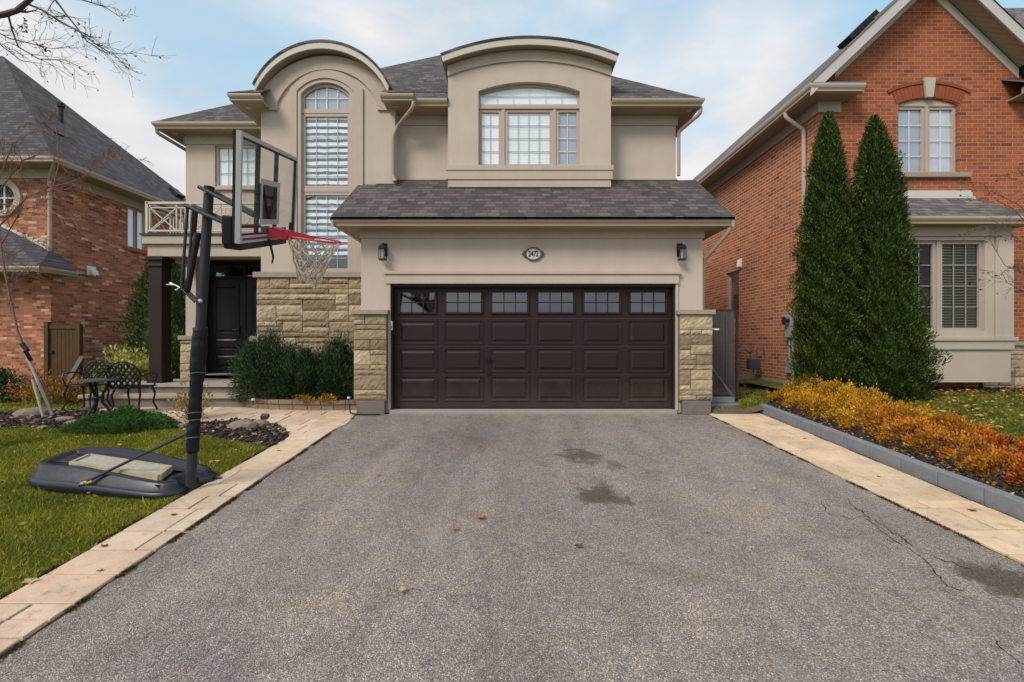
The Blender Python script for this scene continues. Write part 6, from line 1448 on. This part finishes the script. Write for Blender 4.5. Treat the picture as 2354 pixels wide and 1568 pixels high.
tx_, ty_ = PX(226, 7.5), CY+7.5; z0 = gz(tx_, ty_)+0.02
t_ = thing('patio_table', 'small round black cast metal table between the two patio chairs', 'table', (tx_, ty_, z0))
m = MB(); m.tube([(tx_, ty_, z0+0.575), (tx_, ty_, z0+0.60)], 0.30, 32); m.build('tabletop', simple('table_top_metal', (0.10, 0.095, 0.09), 0.35), t_)
for k in range(3):
    a = 0.5+k*2.094; c_, s_ = math.cos(a), math.sin(a); m = MB()
    m.tube([(tx_+c_*0.16, ty_+s_*0.16, z0+0.575), (tx_+c_*0.06, ty_+s_*0.06, z0+0.36), (tx_+c_*0.05, ty_+s_*0.05, z0+0.22), (tx_+c_*0.20, ty_+s_*0.20, z0+0.0)], [0.022, 0.022, 0.02, 0.02], 7); m.build('leg', IRON, t_)
m = MB(); m.tube([(tx_+0.07*math.cos(a), ty_+0.07*math.sin(a), z0+0.3) for a in np.linspace(0, 2*math.pi, 17)], 0.012, 6); m.build('ring', IRON, t_)

# ------------------------------------------------------------------ portable basketball hoop
HPM = simple('pole_grey_paint', (0.028, 0.031, 0.038), 0.6, 0.08, 6); HBK = simple('black_plastic', (0.012, 0.012, 0.014), 0.5, 0.15, 12)
NAVY = simple('navy_plastic', (0.012, 0.0145, 0.024), 0.34, 0.25, 9, spec=0.5); ALU = simple('aluminium_frame', (0.42, 0.43, 0.44), 0.4, 0.06, 6)
RED = simple('red_rim_paint', (0.62, 0.06, 0.09), 0.4, 0.12, 8); CHROME = simple('chrome', (0.5, 0.5, 0.52), 0.25, 0.1, 5, metal=0.9)
base = W(437, 1128, 4.31)
BH = thing('basketball_hoop', 'portable basketball hoop with a grey pole, clear backboard and red rim on the lawn edge', 'basketball hoop', base)
ptop = W(481, 432, 4.20); pb = base.copy(); pb.z = gz(pb.x, pb.y)
pv = (ptop-pb)
m = MB(); m.tube([pb+Vector((0, 0, 0.0)), pb+pv*0.36, pb+pv*0.999], [0.043, 0.042, 0.040], 24); m.build('pole', HPM, BH, smooth=False)
m = MB(); m.tube([pb+pv*0.998, pb+pv*1.004], 0.043, 20); m.build('pole_cap', HBK, BH)
m = MB(); a, b = pb+pv*0.135, pb+pv*0.545; pts = []; rr = []
for k in range(40):
    q = k/39; pts.append(a.lerp(b, q)+Vector((random.uniform(-.004, .004), random.uniform(-.004, .004), 0))); rr.append(0.058+0.007*math.sin(q*9+0.8)+random.uniform(-.002, .002)-(0.010 if q < 0.25 else 0)-(0.012 if 0.24 < q < 0.28 else 0))
rr[-1] = 0.060; m.tube(pts, rr, 20); pad = m.build('pole_pad', simple('black_vinyl', (0.006, 0.0065, 0.011), 0.5, 0.2, 9, bump=0.8, bscale=14), BH, smooth=True)
for q in (0.10, 0.24, 0.30, 0.62): 
    c_ = a.lerp(b, q); m = MB(); m.tube([c_+Vector((0.068*math.cos(s_), 0.068*math.sin(s_), 0.03*math.cos(s_+1))) for s_ in np.linspace(0, 2*math.pi, 21)], 0.003, 5); m.build('tie_cord', simple('grey_cord', (0.16, 0.17, 0.20), 0.6) if q == 0.10 else bpy.data.materials['grey_cord'], pad)
# backboard frame: h runs from the near to the far edge, n towards the rim, u up
hv = Vector((-.172, .953, .250)).normalized(); nv = Vector((.973, .2035, -.105)); nv = (nv-hv*nv.dot(hv)).normalized(); uv = nv.cross(hv)
if uv.z < 0: uv = -uv
camp = Vector((0, CY, CZ)); TLc = W(553, 300, 3.37); BW, BHt = 1.52, 0.83
bc = TLc + hv*BW/2 - uv*BHt/2
def BP(h_, u_, n_=0): return bc + hv*h_ + uv*u_ + nv*n_
BB = bpy.data.objects.new('backboard', None); 
def bbox_(m, h0, h1, u0, u1, n0, n1): m.obox(BP((h0+h1)/2, (u0+u1)/2, (n0+n1)/2), hv, uv, nv, abs(h1-h0)/2, abs(u1-u0)/2, abs(n1-n0)/2)
m = MB(); fw_ = 0.034
bbox_(m, -BW/2, BW/2, BHt/2-fw_, BHt/2, -0.03, 0.006); bbox_(m, -BW/2, BW/2, -BHt/2, -BHt/2+0.06, -0.03, 0.006)
bbox_(m, -BW/2, -BW/2+fw_, -BHt/2+0.0605, BHt/2-fw_-0.0005, -0.03, 0.006); bbox_(m, BW/2-fw_, BW/2, -BHt/2+0.0605, BHt/2-fw_-0.0005, -0.03, 0.006)
bbo = m.build('backboard', ALU, BH)
m = MB(); e_ = 0.014
bbox_(m, -BW/2+fw_, BW/2-fw_, BHt/2-fw_-e_, BHt/2-fw_, -0.02, 0.0); bbox_(m, -BW/2+fw_, BW/2-fw_, -BHt/2+0.06, -BHt/2+0.06+e_, -0.02, 0.0)
bbox_(m, -BW/2+fw_, -BW/2+fw_+e_, -BHt/2+0.06+e_, BHt/2-fw_-e_, -0.02, 0.0); bbox_(m, BW/2-fw_-e_, BW/2-fw_, -BHt/2+0.06+e_, BHt/2-fw_-e_, -0.02, 0.0)
bbox_(m, -0.32, -0.27, -BHt/2+0.06, BHt/2-fw_, -0.045, -0.021); bbox_(m, 0.165, 0.215, -BHt/2+0.06, BHt/2-fw_, -0.045, -0.021)
m.build('inner_frame', HBK, bbo)
m = MB(); bbox_(m, -BW/2+0.002, -BW/2+0.035, -BHt/2, BHt/2, -0.052, -0.031); bbox_(m, -BW/2, BW/2, BHt/2-0.02, BHt/2, -0.05, -0.031); m.build('edge_channel', HBK, bbo)
m = MB(); bbox_(m, -BW/2+fw_, BW/2-fw_, -BHt/2+0.06, BHt/2-fw_, -0.012, -0.006); m.build('glass', GLASS_B, bbo)
m = MB(); s0, s1, s2, s3 = -0.31, 0.20, -0.27, 0.115; w_ = 0.045
bbox_(m, s0, s1, s3-w_, s3, 0.0005, 0.004); bbox_(m, s0, s1, s2, s2+w_, 0.0005, 0.004); bbox_(m, s0, s0+w_, s2+w_, s3-w_, 0.0005, 0.004); bbox_(m, s1-w_, s1, s2+w_, s3-w_, 0.0005, 0.004); m.build('shooter_square', simple('square_white', (0.40, 0.41, 0.43), 0.5), bbo)
m = MB(); bbox_(m, s0+w_-0.005, s1-w_+0.005, s2+w_-0.005, s3-w_+0.005, -0.035, -0.022); m.build('mount_plate', simple('mount_brown', (0.035, 0.022, 0.02), 0.6, 0.3), bbo)
m = MB(); m.tube([BP(s0+0.08, s3-0.06, -0.01), BP(-0.07, s2+0.05, -0.01)], 0.012, 6); m.tube([BP(s1-0.08, s3-0.06, -0.01), BP(-0.03, s2+0.05, -0.01)], 0.012, 6); m.build('mount_strut', HBK, bbo)
m = MB(); bbox_(m, 0.30, 0.44, -0.34, -0.30, 0.0005, 0.002); bbox_(m, -0.28, -0.06, -0.345, -0.285, 0.0005, 0.003); m.build('decal', simple('grey_decal', (0.09, 0.10, 0.10), 0.5), bbo)
m = MB(); bbox_(m, -BW/2+0.05, BW/2-0.05, -BHt/2+0.022, -BHt/2+0.04, 0.0065, 0.008); m.build('red_stripe', simple('maroon', (0.16, 0.012, 0.04), 0.5), bbo)
m = MB(); bbox_(m, -BW/2-0.0, -BW/2+0.14, -BHt/2-0.02, -BHt/2+0.20, -0.125, -0.055); bbox_(m, -BW/2+0.02, BW/2-0.3, -BHt/2-0.055, -BHt/2-0.002, -0.12, 0.01); m.build('lower_beam', HBK, bbo, bevel=0.012)
# rim and net
ra = BP(-0.03, -0.345, 0.01)
m = MB()
def wedge(m, hs):
    p = [ra+hv*hs+uv*0.055, ra+hv*hs*1.0+nv*0.36+uv*0.014, ra+hv*hs*1.0+nv*0.36-uv*0.012, ra+hv*hs-uv*0.05]
    q = [v+hv*0.01 for v in p]; m.add(p+q, [(0,1,2,3),(7,6,5,4),(0,4,5,1),(1,5,6,2),(2,6,7,3),(3,7,4,0)])
wedge(m, -0.09); wedge(m, 0.08); m.obox(ra+nv*0.08, nv, hv, uv, 0.08, 0.08, 0.045)
rimo = m.build('rim_bracket', RED, BH)
rc_ = ra + nv*(0.15+0.2286)
m = MB(); ring_ = [rc_ + (nv*math.cos(a)+hv*math.sin(a))*0.2286 for a in np.linspace(0, 2*math.pi, 41)]; m.tube(ring_, 0.0095, 8, caps=False); m.build('rim', RED, BH)
m = MB(); m.tube([BP(-0.12, -0.40, 0.02), BP(-0.12, -0.56, 0.06), BP(-0.12, -0.62, 0.05)], [0.012, 0.01, 0.006], 6); m.tube([BP(0.52, -0.36, 0.02), BP(0.52, -0.25, 0.02)], 0.012, 6); m.build('release_handle', HBK, BH)
m = MB(); K = 12; LV = 6; netp = {}
for l in range(LV+1):
    q = l/LV; rad = 0.222*(1-q)**1.3*0.55+0.10+0.022*(1 if l == 0 else 0)*1.0; 
    if l == 0: rad = 0.224
    for k in range(K):
        a = 2*math.pi*(k+0.5*(l % 2))/K; jit = 0.012*(l > 0)
        netp[l, k] = rc_ + (nv*math.cos(a)+hv*math.sin(a))*rad + Vector((random.uniform(-jit, jit)-0.05*q, random.uniform(-jit, jit), -0.02-0.40*q+random.uniform(-jit, jit)))
def cord(a, b, r=0.0062):
    mid = a.lerp(b, 0.5)+Vector((random.uniform(-.006, .006), random.uniform(-.006, .006), -0.006)); m.tube([a, mid, b], r, 5)
for l in range(LV):
    for k in range(K):
        k2 = (k-1) % K if l % 2 == 0 else (k+1) % K
        cord(netp[l, k], netp[l+1, k]); cord(netp[l, k], netp[l+1, k2])
        if l >= 1: m.sphere(netp[l, k], 0.008, 0.008, 0.010, 6, 4)
for k in range(K): cord(netp[0, k]+Vector((0, 0, 0.02)), netp[0, k], 0.006)
for q_ in range(46):                                      # knotted, frayed lower net
    l_ = random.randint(2, LV-1); k_ = random.randrange(K); cord(netp[l_, k_]+Vector((random.uniform(-.02, .02), random.uniform(-.02, .02), random.uniform(-.03, .03))), netp[min(LV, l_+1), (k_+random.randint(-2, 2)) % K], 0.005)
m.build('net', simple('dirty_white_cord', (0.56, 0.47, 0.36), 0.85, 0.25, 30), BH)
# parallelogram arms, both sides of the pole
def P2(x, y, dy): return W(x, y, 4.20+dy)
side_ = hv*0.075
for s_ in (-1, 1):
    o_ = side_*s_
    m = MB(); m.tube([W(466, 431, 4.22)+o_, W(590, 496, 4.15)+o_], 0.017, 8); m.build('upper_arm', HPM, BH)
    m = MB(); m.tube([W(434, 472, 4.22)+o_, W(540, 520, 4.12)+o_, BP(-0.05+s_*0.07, -0.30, -0.10)], 0.018, 8); m.build('lower_arm', HPM, BH)
    m = MB(); m.tube([W(438, 474, 4.22)+o_*0.7, W(424, 665, 4.24)+o_*0.7], 0.013, 8); m.build('counter_strut', HPM, BH)
m = MB(); m.tube([W(452, 484, 4.22), W(447, 540, 4.23)], 0.014, 8); m.tube([W(455, 535, 4.2), W(447, 580, 4.21), W(431, 668, 4.23)], [0.030, 0.027, 0.026], 12); m.build('gas_spring', HBK, BH)
m = MB(); m.tube([W(455, 692, 4.22), W(430, 668, 4.24), W(412, 664, 4.25)], 0.014, 8); m.tube([W(455, 692, 4.22)-side_*0.8, W(425, 662, 4.24)-side_*0.8], 0.010, 8); m.build('height_lever', HBK, BH)
m = MB(); m.tube([W(418, 664, 4.25), W(402, 655, 4.25), W(383, 655, 4.23), W(390, 650, 4.28), W(410, 660, 4.27)], 0.007, 7); m.tube([W(412, 664, 4.25), W(404, 668, 4.25)], 0.012, 7); m.build('trigger_handle', CHROME, BH)
m = MB(); m.tube([W(458, 690, 4.17), W(462, 694, 4.17)], 0.02, 8); m.tube([pb+pv*0.985+hv*-0.09, pb+pv*0.985+hv*0.09], 0.012, 8); m.tube([W(476, 492, 4.2)-hv*0.09, W(476, 492, 4.2)+hv*0.09], 0.012, 8); m.build('pivot_bolt', CHROME, BH)
# water-filled base
def gbase(px, py, d, zo): v = W(px, py, d); return Vector((v.x, v.y))
ft = [(-4.62, 4.38), (-4.50, 4.30), (-3.95, 4.22), (-3.35, 4.10), (-3.14, 4.10), (-3.04, 4.19), (-3.06, 4.27), (-3.14, 4.32), (-3.12, 4.42), (-3.02, 4.46), (-2.98, 4.56), (-3.04, 4.68), (-3.25, 4.76), (-3.9, 4.95), (-4.55, 5.02), (-4.72, 4.96), (-4.78, 4.84), (-4.72, 4.46)]
ft = [Vector((x, CY+d)) for x, d in ft]
def smooth_loop(P, it=2):
    for _ in range(it):
        Q = []
        for i in range(len(P)): a, b = P[i], P[(i+1) % len(P)]; Q += [a.lerp(b, 0.25), a.lerp(b, 0.75)]
        P = Q
    return P
ft = smooth_loop(ft, 2); ctr = Vector((sum(p.x for p in ft)/len(ft), sum(p.y for p in ft)/len(ft)))
def hgt_at(x): return 0.125+0.105*max(0, min(1, (-3.05-x)/1.1))
m = MB(); loops = []
zb = lambda p: gz(p.x, p.y)+0.004
for inset, hf in ((0.0, 0.0), (-0.014, 0.06), (-0.016, 0.40), (0.0, 0.47), (0.022, 0.52), (0.045, 0.92), (0.062, 1.0), (0.085, 1.02), (0.12, 1.0), (0.135, 0.88), (0.22, 0.87)):
    lp_ = []
    for i, p in enumerate(ft):
        a, b = ft[i-1], ft[(i+1) % len(ft)]; t = (b-a).normalized(); n = Vector((-t.y, t.x))   # inward for counter-clockwise outline
        q = p+n*inset; lp_.append((q.x, q.y, zb(p)+hgt_at(p.x)*hf))
    loops.append(lp_)
n_ = len(ft); vs = [v for l in loops for v in l]; fs = []
for k in range(len(loops)-1):
    for i in range(n_): j = (i+1) % n_; fs.append((k*n_+i, k*n_+j, (k+1)*n_+j, (k+1)*n_+i))
vs.append((ctr.x, ctr.y, zb(ctr)+hgt_at(ctr.x)*0.86)); c_i = len(vs)-1; k = len(loops)-1
for i in range(n_): fs.append((k*n_+i, k*n_+(i+1) % n_, c_i))
m.add(vs, fs); m.build('base', NAVY, BH, smooth=True)
m = MB(); m.tube([W(196, 1036, 4.95), W(260, 1041, 4.93), W(320, 1049, 4.88), W(395, 1070, 4.7)], 0.028, 8); m.build('base_ridge', NAVY, BH)
m = MB(); m.tube([W(448, 988, 4.29), W(300, 1058, 4.24), W(194, 1110, 4.20)], 0.0135, 10); m.tube([W(194, 1110, 4.22), W(180, 1118, 4.2)], 0.009, 8); m.build('support_strut', HPM, BH)
m = MB(); m.sphere(W(199, 1109, 4.2), 0.030, 0.02, 0.014, 10, 6, 0.3); m.tube([W(186, 1112, 4.2), W(212, 1107, 4.2)], 0.012, 7); m.build('strut_tape', simple('yellow_tape', (0.5, 0.38, 0.14), 0.7, 0.3, 40), BH)
m = MB(); m.tube([pb-hv*0.14+Vector((0, 0, 0.05)), pb+hv*0.14+Vector((0, 0, 0.05))], 0.014, 8); m.build('axle', HBK, BH)
# cream panel lying on the base
t_ = thing('window_frame', 'weathered cream plastic frame filled with gravelly dirt lying on the hoop base', 'frame', W(270, 1085, 4.5))
CRM = simple('weathered_cream', (0.36, 0.31, 0.215), 0.75, 0.35, 8, bump=0.4, bscale=30)
q = [W(163, 1068, 4.40), W(366, 1098, 4.20), W(392, 1078, 4.48), W(205, 1050, 4.75)]
zt_ = [0.005]*4
def quadbar(m, a, b, w, h):
    d_ = (b-a).normalized(); s_ = Vector((0, 0, 1)).cross(d_).normalized(); m.obox((a+b)/2, d_, s_, d_.cross(s_), (b-a).length/2, w/2, h/2)
for i in range(4): m = MB(); quadbar(m, q[i], q[(i+1) % 4], 0.035, 0.062); m.build('frame_bar', CRM, t_, bevel=0.004)
m = MB(); dn = Vector((0, 0, 0.008)); m.add([v+dn for v in q]+[v+dn+Vector((0, 0, 0.012)) for v in q], [(3,2,1,0),(4,5,6,7),(0,1,5,4),(1,2,6,5),(2,3,7,6),(3,0,4,7)]); m.build('tray', simple('gravelly_dirt', (0.40, 0.375, 0.33), 0.9, 0.45, 22, bump=1.0, bscale=40), t_)
